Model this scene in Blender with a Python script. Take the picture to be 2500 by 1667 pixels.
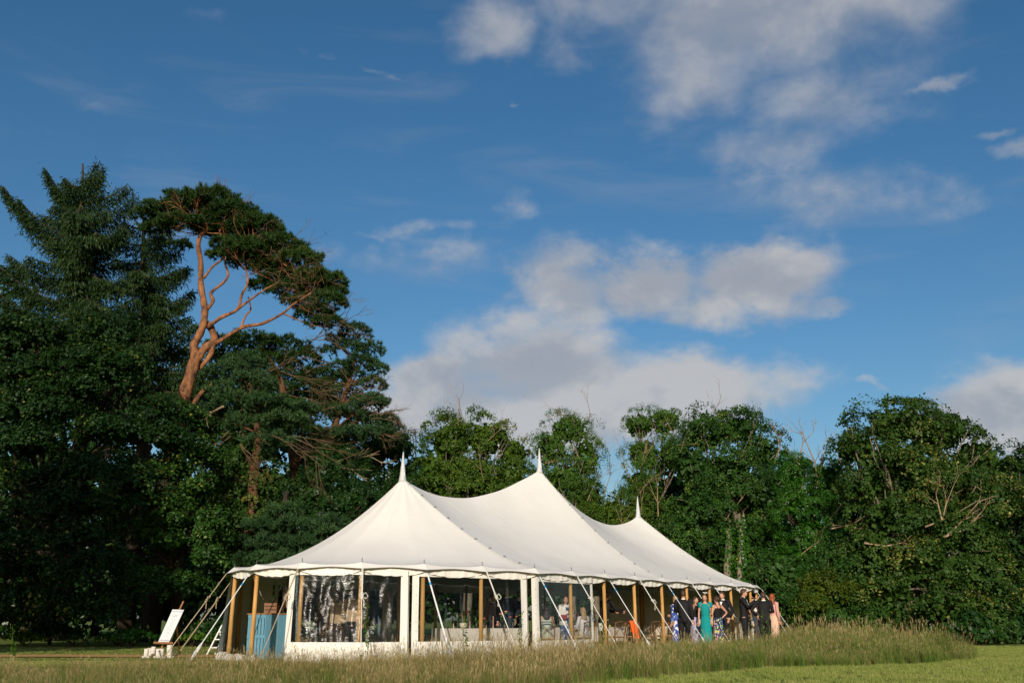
import bpy, bmesh, math, random
import numpy as np
from mathutils import Vector, Matrix
for o in list(bpy.data.objects): bpy.data.objects.remove(o)
SC = bpy.context.scene
COL = SC.collection
R = math.radians
rng = np.random.default_rng(7)
random.seed(7)

# ------------------------------------------------------------------ camera, sky, sun, exposure
PITCH, EYE, FPX = R(15.6), 0.95, 2430.0
cam_d = bpy.data.cameras.new('camera'); cam = bpy.data.objects.new('camera', cam_d); COL.objects.link(cam)
cam_d.sensor_width = 36; cam_d.lens = 36 * FPX / 2500; cam_d.clip_start = .1; cam_d.clip_end = 3000
cam.location = (0, 0, EYE); cam.rotation_euler = (R(90) + PITCH, 0, 0)
SC.camera = cam
SC.render.resolution_x, SC.render.resolution_y = 1024, 682
SUN_AZ, SUN_EL = R(4), R(18)          # degrees left of straight behind the camera, elevation
S_DIR = Vector((-math.sin(SUN_AZ) * math.cos(SUN_EL), -math.cos(SUN_AZ) * math.cos(SUN_EL), math.sin(SUN_EL)))
sun_d = bpy.data.lights.new('sun', 'SUN'); sun_d.energy = 4.45; sun_d.angle = R(.55); sun_d.color = (1, .89, .74)
sun = bpy.data.objects.new('sun', sun_d); COL.objects.link(sun)
sun.rotation_euler = S_DIR.to_track_quat('Z', 'Y').to_euler()
vs = SC.view_settings; vs.view_transform = 'Standard'; vs.look = 'None'; vs.gamma = 1; vs.exposure = 0.0; vs.use_curve_mapping = False


class NT:
    """tiny node helper"""
    def __init__(s, tree): s.t = tree; s.n = tree.nodes; s.l = tree.links; s.n.clear()
    def __call__(s, typ, ins=None, **kw):
        nd = s.n.new(typ)
        for k, v in kw.items(): setattr(nd, k, v)
        for k, v in (ins or {}).items(): s.put(nd.inputs[k], v)
        return nd
    def put(s, sock, v):
        if hasattr(v, 'is_output'): s.l.new(v, sock)
        elif hasattr(v, 'outputs'): s.l.new(v.outputs[0], sock)
        else: sock.default_value = v
    def m(s, op, a, b=0.0, c=None):
        nd = s.n.new('ShaderNodeMath'); nd.operation = op
        s.put(nd.inputs[0], a); s.put(nd.inputs[1], b)
        if c is not None: s.put(nd.inputs[2], c)
        return nd.outputs[0]
    def ramp(s, fac, stops, interp='LINEAR'):
        nd = s.n.new('ShaderNodeValToRGB'); s.put(nd.inputs[0], fac); cr = nd.color_ramp; cr.interpolation = interp
        while len(cr.elements) < len(stops): cr.elements.new(.5)
        for e, (p, c) in zip(cr.elements, stops): e.position = p; e.color = (*c, 1)
        return nd.outputs[0]
    def mix(s, f, a, b, blend='MIX'):
        nd = s.n.new('ShaderNodeMix'); nd.data_type = 'RGBA'; nd.blend_type = blend
        s.put(nd.inputs[0], f)
        for i, v in ((6, a), (7, b)):
            s.put(nd.inputs[i], (*v, 1) if isinstance(v, tuple) and len(v) == 3 else v)
        return nd.outputs[2]
    def smooth(s, v, lo, hi):
        nd = s.n.new('ShaderNodeMapRange'); nd.interpolation_type = 'SMOOTHSTEP'
        s.put(nd.inputs[0], v); nd.inputs[1].default_value = lo; nd.inputs[2].default_value = hi
        return nd.outputs[0]


def make_world():
    w = bpy.data.worlds.new('World'); SC.world = w; w.use_nodes = True
    N = NT(w.node_tree)
    sky = N('ShaderNodeTexSky', sky_type='NISHITA', sun_disc=False)
    sky.sun_elevation = SUN_EL
    sky.sun_rotation = math.pi + SUN_AZ
    sky.altitude = 60; sky.air_density = 1.0; sky.dust_density = 1.5; sky.ozone_density = 2.5
    hs = N('ShaderNodeHueSaturation', {'Hue': .497, 'Saturation': SKY['sat'], 'Value': SKY['val'], 'Color': sky})
    co = N('ShaderNodeTexCoord')
    sp = N('ShaderNodeSeparateXYZ', {0: co.outputs['Generated']})
    az = N.m('ARCTAN2', sp.outputs[0], sp.outputs[1])
    el = N.m('ARCSINE', sp.outputs[2])
    # cloud field in azimuth / elevation, stretched sideways as clouds low over the horizon are
    el2 = N.m('MULTIPLY', el, 1.5)
    uv = N('ShaderNodeCombineXYZ', {0: az, 1: el2, 2: 0.37})
    def fbm(vec, sc, det, rough, dist=0.0):
        return N('ShaderNodeTexNoise', {'Vector': vec, 'Scale': sc, 'Detail': det, 'Roughness': rough, 'Distortion': dist}, noise_dimensions='3D').outputs[0]
    sh = N('ShaderNodeVectorMath', {0: uv, 1: (-.012, .05, 0)}, operation='ADD')
    big = fbm(uv, 7.5, 7, .52, .25)
    big_s = fbm(sh, 7.5, 5, .55, .25)
    fine = fbm(uv, 26, 6, .62, .4)
    # cloud banks: (azimuth, elevation, half width, half height) in degrees, weight
    wpv = N('ShaderNodeTexNoise', {'Vector': uv, 'Scale': 9.0, 'Detail': 5, 'Roughness': .6}, noise_dimensions='3D')
    wps = N('ShaderNodeSeparateColor', {0: wpv.outputs[1]})
    azw = N.m('ADD', az, N.m('MULTIPLY', N.m('SUBTRACT', wps.outputs[0], .5), .11))
    elw = N.m('ADD', el, N.m('MULTIPLY', N.m('SUBTRACT', wps.outputs[1], .5), .075))
    cov = None
    for a0, e0, sa, se, wt in SKY['banks']:
        dx = N.m('MULTIPLY', N.m('SUBTRACT', azw, R(a0)), 1 / R(sa))
        dy = N.m('MULTIPLY', N.m('SUBTRACT', elw, R(e0)), 1 / R(se))
        g = N.m('MULTIPLY', N.m('EXPONENT', N.m('MULTIPLY', N.m('ADD', N.m('MULTIPLY', dx, dx), N.m('MULTIPLY', dy, dy)), -1.0)), wt)
        cov = g if cov is None else N.m('SMOOTH_MAX', cov, g, .12)
    # away from the view the same kind of broken cloud goes on all round
    wide = fbm(N('ShaderNodeVectorMath', {0: co.outputs['Generated'], 1: (1, 1, 2.2)}, operation='MULTIPLY'), 2.3, 2, .5)
    aabs = N.m('ABSOLUTE', az)
    out = N.smooth(aabs, R(34), R(60))
    cov = N.m('MAXIMUM', cov, N.m('MULTIPLY', N.m('MULTIPLY', N.smooth(wide, .5, .68), out), .85))
    high = N.smooth(el, R(20), R(27))
    dens = N.m('ADD', N.m('MULTIPLY', N.m('SUBTRACT', big, .5), N.m('MULTIPLY_ADD', high, -.42, 1.0)), N.m('ADD', cov, N.m('MULTIPLY', N.m('SUBTRACT', fine, .5), N.m('MULTIPLY_ADD', high, -.12, .24))))
    mask = N.m('MULTIPLY', N.smooth(N.m('ADD', dens, N.m('MULTIPLY', high, -.02)), .22, .66), N.m('MULTIPLY_ADD', high, -.18, 1.0))
    thick = N.smooth(dens, .5, 1.05)
    lit = N.smooth(N.m('SUBTRACT', big, big_s), -.13, .12)
    base = N.mix(lit, SKY['mid'], SKY['white'])
    core = N.mix(N.m('MULTIPLY', thick, .75), base, N.mix(lit, SKY['shade'], SKY['white']))
    # thin high streaks
    stv = N('ShaderNodeVectorMath', {0: uv, 1: (1, 3.4, 1)}, operation='MULTIPLY')
    st = N.m('MULTIPLY', N.smooth(fbm(stv, 4.2, 5, .55, .6), .50, .85), .20)
    skyc = N.mix(st, hs.outputs[0], SKY['mid'])
    allc = N.mix(N.m('MULTIPLY', mask, .88), skyc, core)
    bg = N('ShaderNodeBackground', {'Color': allc, 'Strength': SKY['str']})
    N('ShaderNodeOutputWorld', {0: bg})
    try: w.cycles.sampling_method = 'MANUAL'; w.cycles.sample_map_resolution = 512
    except Exception: pass


def ae(px, py):
    a = (px - 1250) / FPX; b = (833.5 - py) / FPX
    y = math.cos(PITCH) - b * math.sin(PITCH); z = math.sin(PITCH) + b * math.cos(PITCH)
    return math.degrees(math.atan2(a, y)), math.degrees(math.atan2(z, math.hypot(a, y)))
def bank(px, py, hw, hh, w):
    a, e = ae(px, py); return (a, e, hw * .0245, hh * .0235, w)
SKY = dict(sat=1.26, val=1.0, str=.10, shade=(2.9, 3.2, 3.75), mid=(3.75, 3.9, 4.25), white=(5.3, 5.2, 5.2), banks=[bank(*b) for b in (
    (1060, 935, 170, 90, .78), (1330, 900, 270, 150, .86), (1400, 720, 160, 150, .74), (1590, 705, 190, 95, .82), (1850, 690, 220, 105, .86), (2020, 750, 110, 45, .55), (1720, 740, 220, 70, .7),
    (1680, 945, 270, 120, .86), (1350, 1020, 520, 110, .86), (1235, 800, 100, 70, .56), (1000, 1010, 200, 80, .7),
    (1880, 40, 500, 210, .66), (1740, 190, 260, 130, .54), (2020, 230, 320, 120, .56), (1900, 350, 350, 110, .50), (2080, 470, 290, 110, .43), (1480, 20, 260, 130, .50), (1620, 300, 130, 80, .36),
    (1180, 60, 170, 110, .48), (1380, 130, 150, 60, .42), (820, 140, 90, 22, .33), (905, 175, 60, 20, .33), (955, 190, 40, 18, .30), (190, 262, 100, 30, .30), (520, 15, 200, 40, .27), (760, 120, 60, 20, .30),
    (2325, 197, 80, 26, .46), (2410, 310, 65, 24, .44), (2460, 355, 70, 40, .42), (1262, 260, 24, 10, .46), (960, 640, 330, 70, .38), (1000, 560, 250, 30, .32), (1240, 470, 90, 70, .32), (2470, 1010, 200, 100, .86), (2310, 965, 80, 28, .5), (2120, 935, 60, 14, .4))])
make_world()

# ------------------------------------------------------------------ helpers
def at(px, py, Y):
    """world point on the ray of photo pixel (px, py) at depth Y"""
    a = (px - 1250) / FPX; b = (833.5 - py) / FPX
    d = Vector((a, math.cos(PITCH) - b * math.sin(PITCH), math.sin(PITCH) + b * math.cos(PITCH)))
    t = Y / d.y
    return Vector((d.x * t, Y, EYE + d.z * t))

def gx(px, Y):                         # ground x under photo column px at depth Y
    return (px - 1250) / FPX * (Y * math.cos(PITCH) - EYE * math.sin(PITCH))

def tag(o, label=None, cat=None, group=None, kind=None):
    if label: o['label'] = label
    if cat: o['category'] = cat
    if group: o['group'] = group
    if kind: o['kind'] = kind
    return o

def thing(name, loc, label, cat, group=None, rz=0):
    o = bpy.data.objects.new(name, None); COL.objects.link(o)
    o.location = loc; o.rotation_euler = (0, 0, rz); o.empty_display_size = .2
    return tag(o, label, cat, group)

def root_of(o):
    while o.parent: o = o.parent
    return o

class MB:
    def __init__(s): s.v = []; s.f = []; s.mi = []; s.cur = 0
    def add(s, vs, fs):
        b = len(s.v); s.v += [tuple(p) for p in vs]
        for f in fs: s.f.append(tuple(i + b for i in f)); s.mi.append(s.cur)
        return s
    def box(s, c, d, rot=None):
        x, y, z = d[0] / 2, d[1] / 2, d[2] / 2
        vs = [Vector((i * x, j * y, k * z)) for k in (-1, 1) for j in (-1, 1) for i in (-1, 1)]
        if rot is not None: vs = [rot @ v for v in vs]
        c = Vector(c)
        return s.add([c + v for v in vs], [(0, 2, 3, 1), (4, 5, 7, 6), (0, 1, 5, 4), (2, 6, 7, 3), (0, 4, 6, 2), (1, 3, 7, 5)])
    def bevbox(s, c, d, b=.01, rot=None):
        bm = bmesh.new(); bmesh.ops.create_cube(bm, size=1)
        for v in bm.verts: v.co = Vector((v.co.x * d[0], v.co.y * d[1], v.co.z * d[2]))
        bmesh.ops.bevel(bm, geom=bm.edges[:], offset=b, segments=1, affect='EDGES')
        vs = [v.co.copy() for v in bm.verts]
        if rot is not None: vs = [rot @ v for v in vs]
        bm.verts.index_update()
        fs = [[v.index for v in f.verts] for f in bm.faces]; bm.free()
        return s.add([Vector(c) + v for v in vs], fs)
    def tube(s, pts, rad, n=6, cap=True, sq=1.0):
        pts = [Vector(p) for p in pts]
        if not hasattr(rad, '__len__'): rad = [rad] * len(pts)
        up = None; vs = []
        for i, p in enumerate(pts):
            t = (pts[min(i + 1, len(pts) - 1)] - pts[max(i - 1, 0)])
            if t.length < 1e-9: t = Vector((0, 0, 1))
            t.normalize()
            if up is None: up = Vector((1, 0, 0)) if abs(t.x) < .7 else Vector((0, 1, 0))
            a = up - t * up.dot(t); a.normalize(); b = t.cross(a); up = a
            for k in range(n):
                w = 2 * math.pi * k / n
                vs.append(p + (a * math.cos(w) + b * math.sin(w) * sq) * rad[i])
        fs = []
        for i in range(len(pts) - 1):
            for k in range(n):
                k2 = (k + 1) % n
                fs.append((i * n + k, i * n + k2, (i + 1) * n + k2, (i + 1) * n + k))
        if cap:
            fs.append(tuple(range(n - 1, -1, -1))); fs.append(tuple((len(pts) - 1) * n + k for k in range(n)))
        return s.add(vs, fs)
    def loft(s, rings, cap=True):
        """rings: list of equal-length point lists"""
        n = len(rings[0]); vs = [p for r in rings for p in r]; fs = []
        for i in range(len(rings) - 1):
            for k in range(n):
                k2 = (k + 1) % n
                fs.append((i * n + k, i * n + k2, (i + 1) * n + k2, (i + 1) * n + k))
        if cap:
            fs.append(tuple(range(n - 1, -1, -1))); fs.append(tuple((len(rings) - 1) * n + k for k in range(n)))
        return s.add(vs, fs)
    def lathe(s, c, prof, n=12):
        c = Vector(c)
        return s.loft([[c + Vector((r * math.cos(2 * math.pi * k / n), r * math.sin(2 * math.pi * k / n), z)) for k in range(n)] for r, z in prof])
    def ell(s, c, r, n=10, m=6, rot=None):
        c = Vector(c); rings = []
        for j in range(m + 1):
            ph = -math.pi / 2 + math.pi * (j + .02) / (m + .04)
            ring = []
            for k in range(n):
                w = 2 * math.pi * k / n
                v = Vector((r[0] * math.cos(ph) * math.cos(w), r[1] * math.cos(ph) * math.sin(w), r[2] * math.sin(ph)))
                ring.append(c + (rot @ v if rot is not None else v))
            rings.append(ring)
        return s.loft(rings)
    def grid(s, P):
        """P[i][j] points"""
        m = len(P[0]); vs = [p for r in P for p in r]; fs = []
        for i in range(len(P) - 1):
            for j in range(m - 1):
                fs.append((i * m + j, i * m + j + 1, (i + 1) * m + j + 1, (i + 1) * m + j))
        return s.add(vs, fs)
    def build(s, name, mats, parent=None, smooth=False, world=True, label=None):
        me = bpy.data.meshes.new(name)
        vs = s.v
        if parent is not None and world:
            off = root_of(parent).location
            vs = [(p[0] - off.x, p[1] - off.y, p[2] - off.z) for p in vs]
        me.from_pydata(vs, [], s.f)
        if not isinstance(mats, (list, tuple)): mats = [mats]
        for m_ in mats: me.materials.append(m_)
        if len(mats) > 1: me.polygons.foreach_set('material_index', s.mi)
        if smooth: me.polygons.foreach_set('use_smooth', [True] * len(me.polygons))
        me.update()
        o = bpy.data.objects.new(name, me); COL.objects.link(o)
        if parent is not None: o.parent = parent
        if label: o['label'] = label
        return o

def np_mesh(name, V, F, mats, parent=None, tint=None, kind=None, mi=None):
    """fast mesh: V (n,3) world, F (m,k) all the same k; tint per vertex"""
    V = np.asarray(V, np.float32).copy()
    if parent is not None: V -= np.array(root_of(parent).location, np.float32)
    F = np.asarray(F, np.int32); k = F.shape[1]
    me = bpy.data.meshes.new(name)
    me.vertices.add(len(V)); me.vertices.foreach_set('co', V.ravel())
    me.loops.add(F.size); me.loops.foreach_set('vertex_index', F.ravel())
    me.polygons.add(len(F)); me.polygons.foreach_set('loop_start', np.arange(0, F.size, k, dtype=np.int32))
    if mi is not None: me.polygons.foreach_set('material_index', np.asarray(mi, np.int32))
    if tint is not None:
        at_ = me.attributes.new('tint', 'FLOAT', 'POINT'); at_.data.foreach_set('value', np.asarray(tint, np.float32))
    if not isinstance(mats, (list, tuple)): mats = [mats]
    for m_ in mats: me.materials.append(m_)
    me.update(); me.validate()
    o = bpy.data.objects.new(name, me); COL.objects.link(o)
    if parent is not None: o.parent = parent
    if kind: o['kind'] = kind
    return o

def copy_tree(o, parent=None):
    c = o.copy(); COL.objects.link(c)
    if parent is not None: c.parent = parent
    for ch in list(o.children): copy_tree(ch, c)
    return c

# ------------------------------------------------------------------ materials
def new_mat(name):
    m = bpy.data.materials.new(name); m.use_nodes = True
    return m, NT(m.node_tree)

def finish(N, sh):
    N('ShaderNodeOutputMaterial', {0: sh})

def pmat(name, col, rough=.7, var=.12, scale=6.0, bump=0.0, bscale=60.0, spec=.3, metal=0.0, stretch=(1, 1, 1)):
    m, N = new_mat(name)
    co = N('ShaderNodeTexCoord')
    v = N('ShaderNodeVectorMath', {0: co.outputs['Object'], 1: stretch}, operation='MULTIPLY')
    n = N('ShaderNodeTexNoise', {'Vector': v, 'Scale': scale, 'Detail': 5, 'Roughness': .6})
    c = N.ramp(n.outputs[0], [(.25, tuple(x * (1 - var) for x in col)), (.75, tuple(min(1, x * (1 + var)) for x in col))])
    ins = {'Base Color': c, 'Roughness': rough, 'Specular IOR Level': spec, 'Metallic': metal}
    if bump:
        bn = N('ShaderNodeTexNoise', {'Vector': v, 'Scale': bscale, 'Detail': 3})
        ins['Normal'] = N('ShaderNodeBump', {'Height': bn.outputs[0], 'Strength': bump, 'Distance': .02})
    finish(N, N('ShaderNodeBsdfPrincipled', ins))
    return m

def leaf_mat(name, stops, trans=.14, rough=.55, spec=.2, patch=.55, k_=.84):
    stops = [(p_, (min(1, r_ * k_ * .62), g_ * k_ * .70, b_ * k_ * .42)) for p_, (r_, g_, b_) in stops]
    """leaf colours by per-leaf tint plus broad patches through the crown"""
    m, N = new_mat(name)
    a = N('ShaderNodeAttribute', attribute_name='tint')
    co = N('ShaderNodeTexCoord')
    n = N('ShaderNodeTexNoise', {'Vector': co.outputs['Object'], 'Scale': .55, 'Detail': 2})
    f = N.m('ADD', a.outputs['Fac'], N.m('MULTIPLY', N.m('SUBTRACT', n.outputs[0], .5), patch))
    c = N.ramp(f, stops)
    p = N('ShaderNodeBsdfPrincipled', {'Base Color': c, 'Roughness': rough, 'Specular IOR Level': spec})
    tc = N.mix(.5, c, (.35, .42, .03), 'MULTIPLY')
    t = N('ShaderNodeBsdfTranslucent', {'Color': N.mix(.35, c, (.16, .22, .02))})
    finish(N, N('ShaderNodeMixShader', {0: trans, 1: p, 2: t}))
    return m

M = {}
M['canvas'] = None
def canvas_mat():
    m, N = new_mat('canvas')
    co = N('ShaderNodeTexCoord')
    n = N('ShaderNodeTexNoise', {'Vector': co.outputs['Object'], 'Scale': .7, 'Detail': 4, 'Roughness': .6})
    n2 = N('ShaderNodeTexNoise', {'Vector': co.outputs['Object'], 'Scale': 9, 'Detail': 4, 'Roughness': .7})
    c = N.ramp(n.outputs[0], [(.3, (.70, .68, .635)), (.7, (.765, .745, .70))])
    c = N.mix(N.m('MULTIPLY', N.smooth(n2.outputs[0], .58, .78), .10), c, (.52, .47, .38))
    b = N('ShaderNodeBump', {'Height': N.m('ADD', n.outputs[0], N.m('MULTIPLY', n2.outputs[0], .25)), 'Strength': .25, 'Distance': .06})
    finish(N, N('ShaderNodeBsdfPrincipled', {'Base Color': c, 'Roughness': .75, 'Specular IOR Level': .2, 'Normal': b}))
    return m
M['canvas'] = canvas_mat()
M['wall'] = pmat('wall_canvas', (.74, .715, .66), .75, .05, 2.5, .25, 7, .2)
M['hem'] = pmat('hem_rope', (.10, .085, .06), .8, .2)
M['pole'] = pmat('pole_timber', (.46, .25, .075), .6, .28, 3.0, .2, 30, .3, stretch=(4, 4, .6))
M['rope'] = pmat('hemp_rope', (.40, .32, .21), .9, .2, 30, .6, 120)
M['cord'] = pmat('white_cord', (.62, .60, .55), .9, .1, 30)
M['strap'] = pmat('white_strap', (.72, .73, .74), .6, .06, 10)
M['tape'] = pmat('blue_tape', (.03, .30, .62), .5)
M['steel'] = pmat('steel', (.32, .33, .34), .35, .15, 20, metal=.9)
M['pinmetal'] = pmat('dark_pin', (.10, .10, .10), .5, .15, 20, metal=.4)
M['spike'] = pmat('finial_white', (.48, .49, .50), .45, .1, 8)
M['white_paint'] = pmat('white_paint', (.72, .73, .72), .45, .06, 6)
M['blue_paint'] = pmat('blue_paint', (.125, .30, .42), .55, .06, 4, .1, 30)
M['dark'] = pmat('dark_gap', (.02, .02, .02), .9)
M['wood'] = pmat('brown_wood', (.17, .075, .03), .5, .3, 4, .15, 40, stretch=(1, 1, 5))
M['easelwood'] = pmat('easel_wood', (.33, .16, .07), .6, .25, 5, stretch=(1, 1, 4))
M['rattan'] = pmat('chair_seat', (.42, .26, .11), .8, .25, 30, .5, 80)
M['linen'] = pmat('linen', (.52, .47, .41), .9, .08, 3, .25, 9)
M['linen_dark'] = pmat('table_runner', (.20, .15, .11), .9, .12, 6)
M['glass'] = None
def glass_mat():
    m, N = new_mat('drinking_glass')
    g = N('ShaderNodeBsdfGlossy', {'Color': (.9, .92, .92, 1), 'Roughness': .04})
    t = N('ShaderNodeBsdfTransparent', {'Color': (.86, .9, .9, 1)})
    fr = N('ShaderNodeFresnel', {'IOR': 1.6})
    finish(N, N('ShaderNodeMixShader', {0: N.m('ADD', fr, .08), 1: t, 2: g}))
    return m
M['glass'] = glass_mat()
def film_mat(name, refl, bump, tint):
    """clear crinkled plastic window film"""
    m, N = new_mat(name)
    co = N('ShaderNodeTexCoord')
    st = N('ShaderNodeVectorMath', {0: co.outputs['Object'], 1: (1, 1, 3.0)}, operation='MULTIPLY')
    a = N('ShaderNodeTexNoise', {'Vector': st, 'Scale': 9, 'Detail': 3, 'Roughness': .5, 'Distortion': 1.2})
    b = N('ShaderNodeBump', {'Height': a.outputs[0], 'Strength': bump, 'Distance': .04})
    g = N('ShaderNodeBsdfGlossy', {'Color': (.95, .97, 1, 1), 'Roughness': .22, 'Normal': b})
    t = N('ShaderNodeBsdfTransparent', {'Color': (*tint, 1)})
    fr = N('ShaderNodeFresnel', {'IOR': 1.35, 'Normal': b})
    finish(N, N('ShaderNodeMixShader', {0: N.m('ADD', N.m('MULTIPLY', fr, refl), .01), 1: t, 2: g}))
    return m
M['film'] = film_mat('window_film', 1.0, .26, (.80, .83, .86))
M['film_clear'] = film_mat('window_film_taut', .13, .18, (.84, .86, .88))
M['birch'] = None
def birch_mat():
    m, N = new_mat('birch_bark')
    co = N('ShaderNodeTexCoord')
    v = N('ShaderNodeVectorMath', {0: co.outputs['Object'], 1: (4, 4, 22)}, operation='MULTIPLY')
    n = N('ShaderNodeTexNoise', {'Vector': v, 'Scale': 2.2, 'Detail': 4})
    c = N.ramp(n.outputs[0], [(.34, (.10, .08, .06)), (.42, (.60, .56, .50)), (.8, (.74, .71, .66))])
    finish(N, N('ShaderNodeBsdfPrincipled', {'Base Color': c, 'Roughness': .8}))
    return m
M['birch'] = birch_mat()
def floral(name, ground, stops, scale=14):
    m, N = new_mat(name)
    co = N('ShaderNodeTexCoord')
    d = N('ShaderNodeTexNoise', {'Vector': co.outputs['Object'], 'Scale': scale * .8, 'Detail': 2})
    v = N('ShaderNodeVectorMath', {0: co.outputs['Object'], 1: N.mix(.12, (0, 0, 0), d.outputs[1])}, operation='ADD')
    vo = N('ShaderNodeTexVoronoi', {'Vector': v, 'Scale': scale})
    sp = N('ShaderNodeSeparateColor', {0: vo.outputs['Color']})
    pick = N.ramp(sp.outputs[0], stops, 'CONSTANT')
    msk = N.m('LESS_THAN', vo.outputs['Distance'], N.m('MULTIPLY_ADD', sp.outputs[1], .35, .28))
    c = N.mix(msk, ground, pick)
    finish(N, N('ShaderNodeBsdfPrincipled', {'Base Color': c, 'Roughness': .8, 'Specular IOR Level': .2}))
    return m
M['floral_blue'] = floral('floral_blue_white', (.035, .075, .32), [(0, (.62, .62, .66)), (.45, (.08, .16, .48)), (.65, (.66, .66, .66)), (.85, (.05, .09, .36))], 11)
M['floral_multi'] = floral('floral_multicolour', (.02, .025, .05), [(0, (.55, .60, .16)), (.22, (.06, .12, .42)), (.42, (.48, .24, .50)), (.6, (.10, .34, .42)), (.75, (.66, .62, .56)), (.9, (.5, .12, .32))], 17)
M['floral_cream'] = floral('floral_cream', (.62, .56, .48), [(0, (.58, .28, .30)), (.25, (.10, .10, .14)), (.4, (.66, .44, .16)), (.6, (.25, .40, .48)), (.8, (.62, .57, .5))], 10)
M['floral_navy'] = floral('floral_navy', (.03, .06, .15), [(0, (.50, .50, .50)), (.4, (.05, .09, .20)), (.7, (.44, .46, .50))], 9)
M['lilac'] = floral('lilac_print', (.34, .32, .46), [(0, (.5, .48, .6)), (.5, (.26, .24, .4))], 22)
for k_, c_ in dict(black_suit=(.012, .012, .014), navy_suit=(.014, .022, .036), dark_brown=(.03, .02, .014), white_shirt=(.74, .74, .73), teal=(.005, .235, .235), mint=(.42, .50, .44),
                   cream_knit=(.68, .65, .58), grey_white=(.56, .54, .54), beige_shirt=(.42, .29, .17), pink=(.56, .30, .25), blush=(.62, .42, .30), red_bag=(.28, .04, .04),
                   orange=(.72, .115, .02), rust=(.55, .16, .03), black_top=(.01, .01, .01), mauve=(.20, .13, .15)).items():
    M[k_] = pmat(k_, c_, .8, .1, 12, .15, 25, .2)
M['skin'] = pmat('skin', (.50, .27, .185), .55, .08, 20)
M['skin_tan'] = pmat('skin_tan', (.42, .20, .13), .55, .08, 20)
for k_, c_ in dict(hair_dark=(.018, .011, .008), hair_brown=(.055, .028, .014), hair_grey=(.20, .19, .18), hair_blond=(.33, .22, .10), hair_red=(.27, .055, .015)).items():
    M[k_] = pmat(k_, c_, .5, .3, 40, .4, 90, .4)
M['eye'] = pmat('eye', (.015, .012, .01), .3)
M['lip'] = pmat('lip', (.36, .10, .09), .5)
M['shoe'] = pmat('shoe', (.02, .015, .012), .35)
M['copper'] = pmat('copper', (.42, .16, .06), .35, .2, 10, metal=.7)
M['ceramic'] = pmat('ceramic', (.60, .54, .40), .5, .08, 8)
M['candle'] = pmat('candle', (.70, .40, .28), .6)
M['peach'] = pmat('peach_petals', (.62, .27, .17), .7, .25, 30)
M['coral'] = pmat('coral_petals', (.60, .12, .06), .7, .25, 30)
M['yellow_petal'] = pmat('yellow_petals', (.62, .48, .06), .7, .2, 30)
M['stem'] = pmat('stem_green', (.07, .13, .025), .7, .25, 12)
M['lime'] = pmat('lime', (.40, .52, .06), .5)
M['print'] = pmat('grey_print', (.34, .37, .42), .8)
M['board'] = pmat('sign_board', (.60, .64, .68), .6, .03, 3)
M['rock'] = pmat('white_sandbag', (.56, .54, .50), .85, .15, 9, .5, 25)
def bark(name, lo, hi, sc=5.0, st=(1, 1, .35), bump=.8):
    m, N = new_mat(name)
    co = N('ShaderNodeTexCoord')
    v = N('ShaderNodeVectorMath', {0: co.outputs['Object'], 1: st}, operation='MULTIPLY')
    n = N('ShaderNodeTexNoise', {'Vector': v, 'Scale': sc, 'Detail': 6, 'Roughness': .65})
    c = N.ramp(n.outputs[0], [(.35, lo), (.65, hi)])
    b = N('ShaderNodeBump', {'Height': n.outputs[0], 'Strength': bump, 'Distance': .05})
    finish(N, N('ShaderNodeBsdfPrincipled', {'Base Color': c, 'Roughness': .85, 'Specular IOR Level': .2, 'Normal': b}))
    return m
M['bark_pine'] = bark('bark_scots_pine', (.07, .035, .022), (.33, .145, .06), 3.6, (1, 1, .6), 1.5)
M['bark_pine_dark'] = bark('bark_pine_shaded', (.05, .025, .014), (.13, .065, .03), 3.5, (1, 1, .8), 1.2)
M['bark_brown'] = bark('bark_brown', (.022, .016, .011), (.06, .045, .03))  # brown darkened so that trunks in the wood look deep in shade
M['bark_grey'] = bark('bark_grey', (.10, .085, .06), (.24, .20, .14))
M['twig_dead'] = bark('dead_twigs', (.17, .11, .06), (.36, .27, .17))
M['twig_brown'] = bark('brown_dead_twigs', (.05, .033, .018), (.13, .09, .045))
G = lambda *a: a
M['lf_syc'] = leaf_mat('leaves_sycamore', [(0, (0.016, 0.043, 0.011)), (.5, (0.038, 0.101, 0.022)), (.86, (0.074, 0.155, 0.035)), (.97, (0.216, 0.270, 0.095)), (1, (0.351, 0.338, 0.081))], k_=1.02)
M['lf_syc_shaded'] = leaf_mat('leaves_sycamore_shaded', [(0, (0.011, 0.038, 0.011)), (.5, (0.023, 0.073, 0.019)), (.86, (0.047, 0.115, 0.030)), (.97, (0.176, 0.216, 0.068)), (1, (0.324, 0.284, 0.047))], k_=.72)  # darker sycamore leaves; shade over the wood is put into the colour
M['lf_ash'] = leaf_mat('leaves_ash', [(0, (0.034, 0.074, 0.016)), (.5, (0.074, 0.162, 0.027)), (1, (0.149, 0.230, 0.047))], k_=1.02)
M['lf_olive'] = leaf_mat('leaves_olive', [(0, (.035, .075, .012)), (.5, (.075, .135, .018)), (.85, (.14, .19, .03)), (1, (.24, .22, .04))], k_=1.05)
M['lf_chest'] = leaf_mat('leaves_chestnut', [(0, (0.019, 0.051, 0.012)), (.5, (0.047, 0.105, 0.022)), (.78, (0.108, 0.149, 0.041)), (.9, (0.270, 0.189, 0.054)), (1, (0.351, 0.351, 0.162))], k_=1.02)
M['lf_ivy'] = leaf_mat('leaves_ivy', [(0, (0.020, 0.081, 0.014)), (.5, (0.047, 0.162, 0.019)), (1, (0.108, 0.257, 0.034))], rough=.4, spec=.3)
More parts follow.
